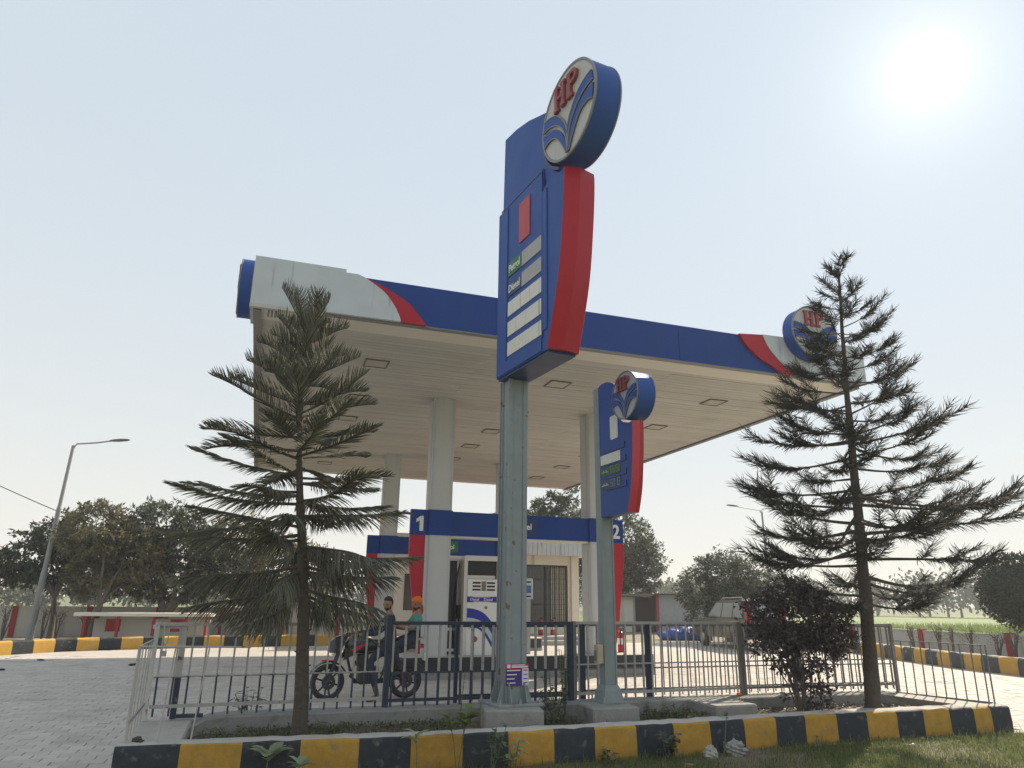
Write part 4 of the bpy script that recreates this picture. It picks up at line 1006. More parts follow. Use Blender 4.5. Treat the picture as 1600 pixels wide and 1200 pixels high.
# ------------------------------------------------------------------ broad-leaved trees and shrubs
def leafmat(name, col, tr=.25, rn=.5): return M(name, col, .6, .12, 2, rnd=rn, transl=tr, spec=.3)
def leaf(mb, c, d, n_, ln, wd, r, mi=0):
    s = d.cross(n_)
    if s.length < 1e-4: return
    s.normalize(); m = c+d*ln*.5-n_*ln*.06
    mb.add([c, m+s*wd*.5, c+d*ln-n_*ln*.18, m-s*wd*.5], [(0, 1, 2, 3)], mi, r)
def crown_mesh(lobes, n, ln, wd, seed, clump=.35, droop=.25, per=26):
    """leaves gathered in clumps over the lobes' outer volume; lobes [(centre, (rx,ry,rz))]"""
    rg = random.Random(seed); mb = MB(); vol = [r[0]*r[1]*r[2] for _, r in lobes]; tot = sum(vol)
    for (c, r), vv in zip(lobes, vol):
        c = Vector(c)
        for k in range(max(3, int(n*vv/tot/per))):
            d = rvec(rg); q = rg.uniform(.25, 1.)**.45
            cc = c+Vector((d.x*r[0], d.y*r[1], d.z*r[2]))*q
            cs = clump*rg.uniform(.45, 1.1); shade = rg.uniform(0, .62)
            for j in range(per):
                o = rvec(rg)*cs*rg.random()**.6; p = cc+Vector((o.x, o.y, o.z*.7))
                dd = (rvec(rg)+d*.6+Vector((0, 0, -droop))).normalized()
                leaf(mb, p, dd, rvec(rg), ln*rg.uniform(.6, 1.2), wd*rg.uniform(.7, 1.2), min(.99, shade+rg.uniform(.02, .36)))
    return mb
def limbs(mb, base, tips, r0, rg, sub=3):
    b = Vector(base)
    for t_ in tips:
        t_ = Vector(t_); m = b.lerp(t_, .5)+Vector((rg.uniform(-.2, .2), rg.uniform(-.2, .2), .12*(t_-b).length))
        mb.tube([b, b.lerp(m, .5)+Vector((rg.uniform(-.05, .05), rg.uniform(-.05, .05), .05)), m, m.lerp(t_, .5)+rvec(rg)*.06, t_], [r0, r0*.75, r0*.5, r0*.3, r0*.12], 6)
        for k in range(sub):
            a = m.lerp(t_, rg.uniform(-.2, .8)); e = a+(rvec(rg)+Vector((0, 0, .6)))*.35*(t_-b).length
            mb.tube([a, a.lerp(e, .5)+rvec(rg)*.05, e], [r0*.3, r0*.2, r0*.06], 5)
def tree(label, base, trunk_h, r0, lobes, n, ln, wd, mat, seed, clump=.4, group=None, name='broadleaf_tree', fork=None, per=26, droop=.25):
    rg = random.Random(seed); t = thing(name, label, 'tree', base, 0, group); B = Vector(base)
    mb = MB(); f = Vector(fork) if fork else Vector((rg.uniform(-.1, .1), rg.uniform(-.1, .1), trunk_h))
    mb.tube([(0, 0, -.05), (rg.uniform(-.04, .04), 0, f.z*.4), f*.75, f], [r0*1.3, r0, r0*.85, r0*.8], 9)
    limbs(mb, f, [Vector(c)-B+Vector((0, 0, .1)) for c, _ in lobes], r0*.62, rg)
    part('trunk', mb, BARK2, t, smooth=60)
    cm = crown_mesh([(Vector(c)-B, r) for c, r in lobes], n, ln, wd, seed+1, clump, droop, per)
    part('crown', cm, mat, t)
    return t
LDUSTY = leafmat('dusty olive leaves', (.165, .15, .085), .35, .65); LDARK = leafmat('dark green leaves', (.085, .098, .066), .32, .65); LMID = leafmat('grey green leaves', (.10, .118, .082), .32, .6)
LPURP = leafmat('dull purple leaves', (.066, .052, .053), .08, .65); LGREEN = leafmat('fresh green leaves', (.10, .15, .045)); LPALE = leafmat('pale grey green leaves', (.30, .35, .21), .35, .3)
LTOP = leafmat('clipped dark leaves', (.035, .050, .032), .12)
GT = 'trees behind the back left kerb'
tree('tree with loose dusty crown, leftmost, behind the leaning lamp post', (-7.3, 33.2, 0), 1.5, .10, [((-8.9, 34.2, 3.0), (1.3, 1.1, 1.0)), ((-7.6, 34.2, 3.9), (1.2, 1.1, 1.0)), ((-6.6, 34, 3.0), (1.0, 1.1, 1.3)), ((-9.9, 34.5, 2.6), (.8, .8, .7)), ((-7.9, 34, 2.4), (1, .9, .7))], 9000, .24, .085, LDARK, 21, .33, GT)
tree('tall dusty olive tree, second from the left behind the kerb', (-5.5, 31.2, 0), 1.3, .13, [((-6.2, 32.2, 3.9), (1.4, 1.1, 1.2)), ((-5.0, 32.4, 3.3), (1.4, 1.1, 1.3)), ((-5.9, 32, 2.2), (1.1, .9, .9)), ((-4.2, 32.2, 2.1), (1.1, .8, .7))], 11000, .23, .075, LDUSTY, 22, .34, GT)
tree('dark round tree with forked trunk behind the low shelter', (-3.4, 32.3, 0), .75, .22, [((-3.9, 33.3, 4.2), (1.7, 1.4, 1.3)), ((-2.6, 33.4, 3.4), (1.6, 1.4, 1.3)), ((-4.4, 33.2, 2.9), (1.2, 1.2, 1.2)), ((-1.6, 33.6, 2.9), (1.2, 1.2, 1.1)), ((-3.0, 33.0, 2.1), (1.4, 1.2, .7))], 14500, .24, .075, LDARK, 23, .36, GT)
tree('broad dusty tree half hidden behind the left conifer', (-.2, 34.5, 0), 1.2, .2, [((-.9, 35.3, 4.0), (1.7, 1.4, 1.3)), ((.7, 35.3, 3.2), (1.6, 1.4, 1.4)), ((-2.0, 35.3, 2.8), (1.3, 1.2, 1.1)), ((2.1, 35.6, 3.0), (1.3, 1.2, 1.2)), ((0, 35, 2.0), (1.6, 1.2, .7))], 12000, .24, .075, LDUSTY, 24, .45, GT)
GB = 'trees behind the kiosk and shed'
tree('tall dark leafy tree right behind the kiosk', (19.6, 39.5, 0), 2.2, .28, [((18.6, 39.6, 5.6), (2.0, 1.6, 1.5)), ((20.6, 39.5, 5.0), (2.2, 1.8, 1.9)), ((22.0, 39.4, 3.9), (1.5, 1.5, 1.4)), ((19.5, 39.2, 3.4), (2.2, 1.6, 1.3)), ((17.2, 39.9, 4.6), (1.7, 1.4, 1.4)), ((21.3, 39.2, 2.7), (1.5, 1.3, .8))], 20000, .28, .09, LDARK, 31, .55, GB)
tree('thin pale tree whose top shows under the canopy edge', (17.6, 42.5, 0), 5.5, .10, [((17.3, 42.5, 7.6), (1.0, 1, .7)), ((18.5, 42.5, 8.0), (.8, .8, .6)), ((18.0, 42.3, 6.6), (.9, .9, .6))], 1100, .36, .15, LDARK, 32, .5, GB, fork=(.3, 0, 5.6))
tree('bushy green tree rising behind the kiosk roof', (15.0, 42.5, 0), 2.5, .2, [((13.4, 42.5, 5.3), (1.9, 1.6, 1.3)), ((15.6, 42.5, 5.6), (1.9, 1.6, 1.5)), ((17.2, 42.3, 6.2), (1.5, 1.4, 1.2)), ((15.5, 42.2, 4.0), (2.4, 1.6, 1.3))], 15000, .27, .08, LMID, 33, .5, GB)
tree('rounded grey green tree beyond the parked car', (20.2, 28.6, 0), .7, .16, [((20.0, 28.4, 2.9), (1.3, 1.2, 1.1)), ((21.2, 28.2, 2.6), (1.3, 1.2, 1.1)), ((18.9, 28.8, 2.2), (1.0, 1.0, 1.0)), ((20.4, 28.3, 1.7), (1.7, 1.2, .9)), ((22.2, 27.9, 1.9), (1.0, 1, 1.0)), ((19.1, 28.6, 1.2), (.9, .9, .7))], 20000, .18, .055, LMID, 34, .36)
# clipped topiary tree at the right edge
def topiary():
    t = thing('topiary_tree', 'clipped dark rounded tree at the right edge beyond the boundary wall', 'tree', (24.55, 18.1, 0))
    mb = MB(); mb.tube([(0, 0, -.05), (.03, 0, .6), (0, .02, 1.4)], [.10, .08, .07], 8); part('trunk', mb, BARK2, t)
    rg = random.Random(4); mb = MB()
    for k in range(6500):
        d = rvec(rg); q = rg.uniform(.8, 1.03)*(1+.05*math.sin(d.x*7+d.z*5)); p = Vector((d.x*1.25*q, d.y*1.2*q, 2.15+d.z*1.22*q))
        leaf(mb, p, (d+rvec(rg)*.9).normalized(), rvec(rg), rg.uniform(.07, .16), .06, rg.uniform(.02, .99))
    mb.ball((0, 0, 2.15), 1.05, 1.0, 1.02, 1, 16, 10); part('crown', mb, [LTOP, LTOP], t)
topiary()
# purple shrub in the bed
def shrub(label, base, lobes, n, ln, wd, mat, seed, stems, clump=.22, name='shrub', cat='shrub', sr=.012, per=22, droop=.1, group=None):
    rg = random.Random(seed); t = thing(name, label, cat, base, 0, group); mb = MB()
    for s in stems: 
        e = Vector(s); mb.tube([(e.x*.1, e.y*.1, -.02), Vector((e.x*.35, e.y*.35, e.z*.4)), Vector((e.x*.7, e.y*.7, e.z*.75)), e], [sr, sr*.8, sr*.55, sr*.2], 5)
    part('stems', mb, BARK2, t)
    part('foliage', crown_mesh(lobes, n, ln, wd, seed, clump, droop, per), mat, t)
    return t
rg = random.Random(3)
shrub('dull purple-leaved shrub growing beside the right conifer', (6.97, 8.3, .19),
      [((.05, 0, .30), (.30, .25, .30)), ((.05, 0, .72), (.46, .35, .26)), ((-.40, 0, 1.02), (.46, .4, .26)), ((.45, 0, 1.0), (.50, .4, .28)), ((0, 0, 1.25), (.72, .5, .38)), ((-.05, 0, 1.5), (.45, .4, .22)), ((-.50, .1, 1.32), (.28, .3, .22)), ((.5, 0, 1.2), (.4, .35, .3))],
      9800, .075, .030, LPURP, 41, [(rg.uniform(-.6, .6), rg.uniform(-.3, .3), rg.uniform(.9, 1.5)) for _ in range(11)], .15, per=20)

# ------------------------------------------------------------------ weeds, grass and litter
def blades(mb, rg, x, y, z, h, w, r):
    a = rg.uniform(0, 6.28); d = Vector((math.cos(a), math.sin(a), 0)); s = Vector((-d.y, d.x, 0)); ln = rg.uniform(.15, .7)
    p = Vector((x, y, z)); m = p+Vector((0, 0, h*.6))+d*h*ln*.3; e = p+Vector((0, 0, h*(1-ln*.35)))+d*h*ln
    mb.add([p-s*w, p+s*w, m+s*w*.7, m-s*w*.7, e], [(0, 1, 2, 3), (3, 2, 4)], 0, r)
GRASS = leafmat('roadside grass', (.15, .185, .062), .4, .45); GRASSD = leafmat('dry grass', (.30, .25, .14), .3, .4)
mb = MB(); N_ = 60
for i in range(N_+1):
    for j in range(11):
        x = -1.25+16*i/N_; y = 2.5+(5.19)*j/10
        mb.v.append((x, y, -.02+.016*fbm(x*2, y*2)-.05*max(0, (6.5-y)/4)+(.02 if j == 10 else 0)))
for i in range(N_):
    for j in range(10): a = i*11+j; mb.f.append((a, a+11, a+12, a+1)); mb.m.append(0); mb.r.append(0)
struct('roadside_verge', mb, DIRT, 60)
rg = random.Random(77); mb = MB()
for k in range(150000):
    x = rg.uniform(-1.2, 12.5); y = rg.uniform(5.4, 7.66) if x < 9.8 else rg.uniform(5.4, 6.9)
    dens = .62+.6*fbm(x*1.7, y*2.1)+(.25 if x > 6 else -.12)+(.25 if y > 7.35 else 0)
    if rg.random() > dens: continue
    blades(mb, rg, x, y, -.03, rg.uniform(.03, .09)*(1.7 if rg.random() < .08 else 1)*(1.25 if y > 7.4 else 1), rg.uniform(.0018, .0035), rg.uniform(.02, .99))
o = link('roadside_grass', mb.mesh('roadside_grass', GRASS)); tag(o, 'short green grass on the roadside in front of the striped kerb', 'grass', kind='stuff')
mb = MB()
for k in range(26000):
    x = rg.uniform(-1.2, 12.5); y = rg.uniform(5.4, 7.64) if x < 9.8 else rg.uniform(5.4, 6.9)
    if rg.random() > .3+.5*fbm(x*2.3+4, y*1.7): continue
    blades(mb, rg, x, y, -.03, rg.uniform(.02, .07), .0022, rg.uniform(.02, .99))
o = link('dry_grass', mb.mesh('dry_grass', GRASSD)); tag(o, 'straw coloured dead grass among the roadside grass', 'grass', kind='stuff')
mb = MB()
for k in range(24000):
    x = rg.uniform(-.5, 9.2); y = rg.uniform(7.82, 9.0)
    w = (1 if -.4 < x < 2.4 else 1.2 if 3.2 < x < 3.75 else 1.2 if 4.5 < x < 5.7 else .12)
    if rg.random() > w*(.55+.5*fbm(x*3, y*3)): continue
    if rg.random() < .5: blades(mb, rg, x, y, .2, rg.uniform(.03, .10), .003, rg.uniform(.02, .99))
    else:
        d = rvec(rg); d.z = abs(d.z)*.6; leaf(mb, Vector((x, y, .21+rg.uniform(0, .05))), d.normalized(), rvec(rg), rg.uniform(.02, .05), rg.uniform(.012, .024), rg.uniform(.02, .99))
o = link('bed_weeds', mb.mesh('bed_weeds', leafmat('bed weeds', (.085, .10, .045), .25, .45))); tag(o, 'low weeds and grass covering the planting bed soil', 'weeds', kind='stuff')
mb = MB()       # dry leaf litter and stones
for k in range(1500):
    x = rg.uniform(-.5, 9.2) if rg.random() < .5 else rg.uniform(5.6, 9.1); y = rg.uniform(7.82, 9.0)
    d = rvec(rg); d.z *= .2; leaf(mb, Vector((x, y, .225+rg.uniform(0, .02))), d.normalized(), Vector((rg.uniform(-.4, .4), rg.uniform(-.4, .4), 1)).normalized(), rg.uniform(.02, .06), rg.uniform(.012, .03), rg.uniform(.02, .99))
o = link('leaf_litter', mb.mesh('leaf_litter', leafmat('dead leaves', (.20, .14, .085), .1, .4))); tag(o, 'scattered dead leaves lying on the bed soil', 'leaves', kind='stuff')

def weed(label, base, h, n, ln, wd, mat, seed, spread=.12, name='roadside_plant', rosette=True, group='plants along the kerb'):
    """upright stem with whorls of broad leaves, one leaf = one part"""
    rg = random.Random(seed); t = thing(name, label, 'plant', base, 0, group)
    ns = max(1, n//9); mb = MB(); tips = []
    for k in range(ns):
        a = rg.uniform(0, 6.28); e = Vector((math.cos(a)*spread*rg.uniform(.3, 1), math.sin(a)*spread*rg.uniform(.3, 1), h*rg.uniform(.7, 1)))
        mb.tube([(0, 0, -.02), e*.5+Vector((rg.uniform(-.01, .01), 0, .02)), e], [.006, .005, .003], 5); tips.append(e)
    part('stem', mb, M('green stem', (.12, .15, .07), .7), t)
    for k in range(n):
        e = tips[k % ns]; f = (rg.uniform(.75, 1.) if rosette else rg.uniform(.25, 1.)); c = Vector((e.x*f, e.y*f, e.z*f)); a = k*2.4+rg.uniform(-.3, .3)
        d = Vector((math.cos(a), math.sin(a), rg.uniform(.2, 1.1) if rosette else rg.uniform(-.2, .5))).normalized(); L = ln*rg.uniform(.6, 1.1); Wd = wd*rg.uniform(.7, 1.1)
        s = d.cross(Vector((0, 0, 1))).normalized(); u = s.cross(d)
        m = MB(); v = []
        for i, (q, w) in enumerate(((0, .12), (.25, .75), (.5, 1.), (.75, .8), (.93, .3), (1, .02))):
            cc = c+d*L*q-Vector((0, 0, 1))*L*.28*q*q
            v += [cc-s*Wd*.5*w+u*Wd*.14*w, cc, cc+s*Wd*.5*w+u*Wd*.14*w]
        m.add(v, [(i*3+j, i*3+3+j, i*3+4+j, i*3+1+j) for i in range(5) for j in (0, 1)], 0, rg.uniform(.02, .99))
        part('leaf', m, mat, t, smooth=70)
    return t
weed('low plant with big pale dusty leaves, leftmost in front of the kerb', (.27, 7.42, 0), .26, 10, .24, .115, LPALE, 51, .06)
weed('small pale plant right of the leftmost big-leaved one', (.52, 7.36, 0), .20, 10, .16, .085, LPALE, 52, .08)
weed('slender sapling with a star of leaves at mid kerb', (1.62, 7.36, 0), .42, 9, .17, .075, LPALE, 53, .04)
weed('leafy green plant rising above the kerb left of the tall pole', (2.02, 7.38, 0), .60, 30, .20, .08, leafmat('yellow green leaves', (.17, .22, .06), .35, .3), 54, .16)
weed('thin branching weed beside the tallest roadside plant', (2.38, 7.38, 0), .45, 34, .11, .05, LGREEN, 55, .2, rosette=False)
weed('bushy dark weed against the kerb below the short sign', (4.36, 7.42, 0), .30, 60, .09, .06, LMID, 56, .16, rosette=False)
weed('thin wiry weed leaning over the kerb beside the litter', (5.05, 7.4, 0), .52, 6, .06, .03, LMID, 57, .12)
weed('small tuft of weed at the kerb below the purple shrub', (6.35, 7.42, 0), .16, 14, .06, .02, LMID, 58, .08, rosette=False)
weed('leafy weed growing in front of the tall sign footing fence', (3.62, 8.75, .2), .45, 90, .09, .05, LMID, 59, .26, rosette=False, name='bed_plant', group='plants in the bed')
weed('upright thin weed climbing the navy fence post', (3.85, 9.0, .2), .85, 45, .07, .035, LMID, 60, .10, rosette=False, name='bed_plant', group='plants in the bed')
weed('leafy dark plant behind the fence left of the left conifer', (.1, 10.0, 0), .55, 80, .13, .05, LDARK, 61, .3, rosette=False, name='bed_plant', group='plants in the bed')
weed('clump of leafy weeds right of the short sign footing', (4.75, 8.35, .2), .22, 60, .07, .04, LMID, 71, .25, rosette=False, name='bed_plant', group='plants in the bed')
weed('green weed clump in the bed behind the left conifer trunk', (.9, 8.6, .2), .16, 50, .07, .03, LGREEN, 74, .3, rosette=False, name='bed_plant', group='plants in the bed')
weed('grassy weed clump at the left end of the bed', (-.1, 8.4, .2), .16, 60, .10, .02, LGREEN, 75, .25, rosette=False, name='bed_plant', group='plants in the bed')
weed('tall wispy weed with small leaves between the two sign footings', (3.5, 8.5, .2), .70, 40, .06, .03, LMID, 76, .2, rosette=False, name='bed_plant', group='plants in the bed')
weed('broad leaved weed touching the kerb face below the tall sign', (2.62, 7.38, 0), .30, 20, .12, .06, LPALE, 77, .12, rosette=False)
weed('dark green weed clump at the kerb foot left of the short sign', (3.6, 7.34, 0), .15, 40, .08, .04, LMID, 78, .16, rosette=False)
weed('low leafy weeds in the bed left of the flat slab', (5.2, 8.55, .2), .18, 60, .06, .035, LGREEN, 72, .25, rosette=False, name='bed_plant', group='plants in the bed')
weed('leafy weed at the foot of the tall sign footing, right side', (3.35, 8.2, .2), .30, 60, .08, .045, LMID, 73, .2, rosette=False, name='bed_plant', group='plants in the bed')
weed('wispy weed beside the tall sign base plate', (2.45, 8.9, .2), .75, 16, .045, .02, LMID, 62, .1, rosette=False, name='bed_plant', group='plants in the bed')
weed('yellowing low weed between shrub and right conifer', (7.62, 8.45, .2), .14, 14, .07, .03, M('yellowing leaves', (.30, .24, .06), .6, .1, 3, rnd=.3, transl=.2), 63, .1, rosette=False, name='bed_plant', group='plants in the bed')
t = thing('marigold', 'single orange marigold flower beside the flat slab', 'flower', (6.42, 8.95, .2))
mb = MB(); mb.tube([(0, 0, 0), (.01, 0, .12), (0, 0, .2)], .004, 5); part('stem', mb, M('green stem', (.12, .15, .07), .7), t)
mb = MB(); mb.ball((0, 0, .215), .035, .035, .024, 0, 12, 8, lambda d: 1+.12*math.sin(9*math.atan2(d.y, d.x))); part('bloom', mb, M('marigold orange', (.65, .17, .01), .7), t)
weedrg = random.Random(2)
mb = MB()
for k in range(14): a = weedrg.uniform(0, 6.28); leaf(mb, Vector((0, 0, weedrg.uniform(.03, .15))), Vector((math.cos(a), math.sin(a), .4)).normalized(), Vector((0, 0, 1)), .07, .03, weedrg.uniform(.1, .9))
part('leaves', mb, LMID, t)
# litter: crumpled plastic bags and wrappers
def crumple(name, label, loc, sx, sy, sz, mat, seed):
    rg = random.Random(seed); ph = [rg.uniform(0, 6.28) for _ in range(6)]
    t = thing(name, label, 'litter', loc, rg.uniform(0, 6))
    mb = MB(); mb.ball((0, 0, sz*.75), sx, sy, sz, 0, 26, 16, lambda d: 1+.20*math.sin(6*d.x+ph[0])*math.sin(7*d.y+ph[1])+.13*math.sin(13*d.z+ph[2]+5*d.x)+.10*math.sin(17*d.x+11*d.y+ph[3])+.06*math.sin(31*d.y-23*d.z+ph[4]))
    part('film', mb, mat, t)
    mb = MB(); mb.add([(sx*.6, 0, sz*.9), (sx*1.3, .02, sz*1.25), (sx*1.2, sy*.6, sz*.8), (sx*.5, sy*.5, sz*.6)], [(0, 1, 2, 3)]); mb.add([(-sx*.5, 0, sz*1.2), (-sx*1.1, -.03, sz*1.7), (-sx*1.2, sy*.4, sz*1.2)], [(0, 1, 2)]); part('torn_flap', mb, mat, t)
PLAS = M('dirty plastic film', (.50, .48, .45), .4, .25, 14, transl=.25); PLAS2 = M('grey plastic film', (.36, .36, .34), .35, .25, 14, transl=.2)
crumple('plastic_bag', 'crumpled white plastic bag in the grass, left of the pair', (4.86, 7.36, -.02), .075, .06, .075, PLAS, 3)
crumple('plastic_bag', 'crumpled grey plastic bag against the kerb, right of the pair', (5.22, 7.42, -.01), .11, .07, .085, PLAS2, 4)
crumple('paper_scrap', 'tan paper scrap lying in the grass below the dark weed', (4.45, 7.15, -.03), .06, .04, .02, M('tan paper', (.40, .30, .20), .8), 6)
crumple('paper_scrap', 'pale scrap in the sunny grass near the right conifer', (7.65, 7.3, -.02), .07, .03, .025, PLAS, 7)
crumple('stone', 'dark lump of rubble on the left corner slab', (-.87, 7.86, .318), .06, .035, .03, M('dark rubble', (.07, .06, .05), .9), 9)

DEB = M('dark debris', (.05, .04, .03), .95)
crumple('debris', 'flat dark debris on the paving at the edge of the canopy shadow', (-2.6, 20.4, 0), .16, .08, .025, DEB, 14)
crumple('debris', 'small brown debris near the far left kerb', (-5.0, 22.3, 0), .14, .06, .02, DEB, 15)
crumple('debris', 'tiny dark debris in the shaded paving at far left', (-5.1, 19.6, 0), .07, .05, .02, DEB, 16)

# ------------------------------------------------------------------ boundary walls and back left
def boundary(label, a, b, h, post_every, first, hp, mat=WALLW):
    A, B = Vector(a), Vector(b); L = (B-A).length; ang = math.atan2(B.y-A.y, B.x-A.x)
    t = thing('boundary_wall', label, 'wall', (A.x, A.y, 0), ang)
    mb = MB(); mb.box(0, L, 0, .15, -.05, h); part('wall', mb, mat, t)
    mb = MB(); mb.box(0, L, -.02, .17, h+.001, h+.05); part('coping', mb, CONCP, t)
    x = first
    while x < L:
        mb = MB(); mb.box(x, x+.20, -.05, .20, -.05, hp); part('post', mb, WALLR, t); x += post_every
    return t
boundary('low dirty white boundary wall with red posts at the back left', (-20, 33.2), (9, 37.2), 1.12, 2.6, .6, 1.18)
boundary('low pale boundary wall with red posts along the field on the right', (23.2, 13.0), (24.6, 38), .70, 3.55, 1.2, .80)
t = thing('low_shelter', 'low flat cream roofed shelter with red posts behind the back left kerb', 'shelter', (-3.8, 30.6, 0), R(-6))
mb = MB(); mb.bbox(-2.2, 2.4, -.55, .55, .90, 1.02, .02); part('roof', mb, CREAM, t)
for x in (-1.9, -.8, .4, 1.5, 2.2): mb = MB(); mb.box(x, x+.09, -.4, -.31, 0, .898); part('post', mb, WALLR, t)
mb = MB(); mb.box(-1.7, 2.3, .2, .32, 0, .80); part('back_panel', mb, WALLW, t)
for x in (-1.3, 0.9): mb = MB(); mb.box(x, x+.5, .185, .198, .35, .78); part('painted_panel', mb, WALLR, t)
def lamp_post(label, base, top, arm, head_dir, seed, r=.055):
    t = thing('street_lamp', label, 'street lamp', base); B = Vector(base); T_ = Vector(top)-B; A = Vector(arm)-B
    mb = MB(); mb.tube([(0, 0, -.1), T_*.33, T_*.34, T_*.66, T_*.67, T_], [r*1.7, r*1.5, r*1.25, r*1.15, r*.9, r*.8], 10); part('pole', mb, M('lamp pole paint', (.26, .27, .27), .55, .12, 6), t)
    mb = MB(); mb.tube([T_-Vector((0, 0, .15)), T_+(A-T_)*.08+Vector((0, 0, .05)), T_.lerp(A, .55), A], r*.42, 7); part('arm', mb, STEEL, t)
    d = (A-T_); d.z *= .6; d.normalize(); s = d.cross(Vector((0, 0, 1))).normalized(); u = s.cross(d)
    mb = MB(); v = []
    for q, w, hh in ((-.12, .04, .04), (0, .10, .06), (.25, .13, .075), (.5, .11, .06), (.62, .05, .03)):
        c = A+d*q; v += [c-s*w-u*hh*.4, c-s*w*.7+u*hh*.7, c+s*w*.7+u*hh*.7, c+s*w-u*hh*.4]
    mb.add(v, [(i*4+j, i*4+4+j, i*4+4+(j+1) % 4, i*4+(j+1) % 4) for i in range(4) for j in range(4)]+[(0, 1, 2, 3), (19, 18, 17, 16)]); part('lamp_head', mb, M('lamp head', (.10, .10, .10), .5), t)
lamp_post('tall street lamp on a leaning pole at the far left', (-7.75, 32.3, 0), (-7.54, 32.3, 7.37), (-6.15, 32.2, 7.66), 0, 1, .075)
lamp_post('distant street lamp arm above the trees behind the parked car', (30.3, 38.2, 0), (30.22, 38.27, 7.3), (28.7, 38.8, 7.62), 0, 2, .07)
mb = MB(); pts = []
for i in range(25):
    s = i/24; pts.append((-14+14.5*s, 32.4+.3*s, 7.55-5.4*s-1.0*math.sin(PI*s)*.45))
mb.tube(pts, .016, 5); tag(link('overhead_wire', mb.mesh('overhead_wire', BLACK)), 'thin slack wire running down behind the leaning lamp post', 'wire')
GS = 'bare clipped stems along the boundary walls'
def bare_shrub(base, h, seed, label):
    rg = random.Random(seed); t = thing('bare_shrub', label, 'shrub', base, 0, GS); mb = MB()
    for k in range(6):
        a = rg.uniform(0, 6.28); e = Vector((math.cos(a)*.28*rg.random(), math.sin(a)*.28*rg.random(), h*rg.uniform(.75, 1)))
        m = e*.5+Vector((rg.uniform(-.06, .06), rg.uniform(-.06, .06), 0)); mb.tube([(0, 0, -.02), m*.6, m, e], [.03, .025, .018, .010], 5)
        for q in range(4):
            c = m.lerp(e, rg.random()); f = c+Vector((rg.uniform(-.22, .22), rg.uniform(-.22, .22), rg.uniform(.1, .28))); mb.tube([c, f], [.009, .004], 4)
    part('stems', mb, BARK2, t)
    mb = MB()
    for q in range(50):
        d = rvec(rg); c = Vector((d.x*.3, d.y*.3, h*rg.uniform(.5, 1.1))); leaf(mb, c, rvec(rg), rvec(rg), .07, .03, rg.uniform(.02, .99))
    part('leaves', mb, LDUSTY, t)
names = ['first', 'second', 'third', 'fourth', 'fifth', 'sixth', 'seventh', 'eighth', 'ninth', 'tenth']
for i, v in enumerate((21.0, 20.1, 19.4, 18.8, 17.9, 17.2, 16.5, 15.7)): bare_shrub((22.75+rnd(-.15, .15), v, 0), rnd(.75, .98), 100+i, 'bare brown shrub before the right boundary wall, %s from the left' % names[i])
for i, (u, v) in enumerate(((-8.5, 31.8), (-7.3, 32.0), (-6.75, 31.6), (-6.0, 32.4))): bare_shrub((u, v, 0), rnd(1.0, 1.5), 120+i, 'thin bare sapling at the back left wall, %s from the left' % names[i])

# ------------------------------------------------------------------ shed, tarp, car
t = thing('shed', 'low grey shed with dark opening and red post far behind the island', 'building', (21.3, 38.0, 0), R(-18))
mb = MB(); mb.box(-2.6, -.7, -.3, 3, 0, 1.9); part('side_wall', mb, WALLW, t); mb = MB(); mb.box(.75, 3.2, -.3, 3, 0, 2.05); part('side_wall', mb, M('blue grey wall', (.33, .35, .38), .8), t)
mb = MB(); mb.box(-.69, .74, .6, 3, 0, 1.9); part('dark_opening', mb, M('dark brown opening', (.05, .035, .035), .9), t)
mb = MB(); mb.box(.60, .74, -.36, -.24, 0, 2.1); part('post', mb, WALLR, t); mb = MB(); mb.box(-.72, -.62, -.34, -.24, 0, 1.9); part('post', mb, CONC, t)
mb = MB(); mb.prism([(-2.8, 1.95), (.2, 1.93), (.5, 2.08), (3.4, 2.08), (3.4, 2.16), (-2.8, 2.05)], -.7, 3.2, 'y'); part('roof', mb, M('old sheet roof', (.14, .13, .125), .8, .2, 3), t)
mb = MB(); mb.box(-1.9, -1.5, -.32, -.301, .1, 1.6); part('door', mb, M('grey door', (.24, .22, .20), .7), t)
t = thing('tarp_heap', 'bright blue tarpaulin heap on the ground before the shed', 'tarpaulin', (18.9, 30.0, 0), R(-15))
mb = MB(); mb.ball((0, 0, .16), 1.25, .5, .36, 0, 40, 14, lambda d: 1+.2*math.sin(5*d.x+1)*math.cos(4*d.y)+.10*math.sin(13*d.x+3*d.z)+.05*math.sin(27*d.x)); part('sheet', mb, M('blue tarpaulin', (.02, .09, .42), .5, .2, 4), t, smooth=50)
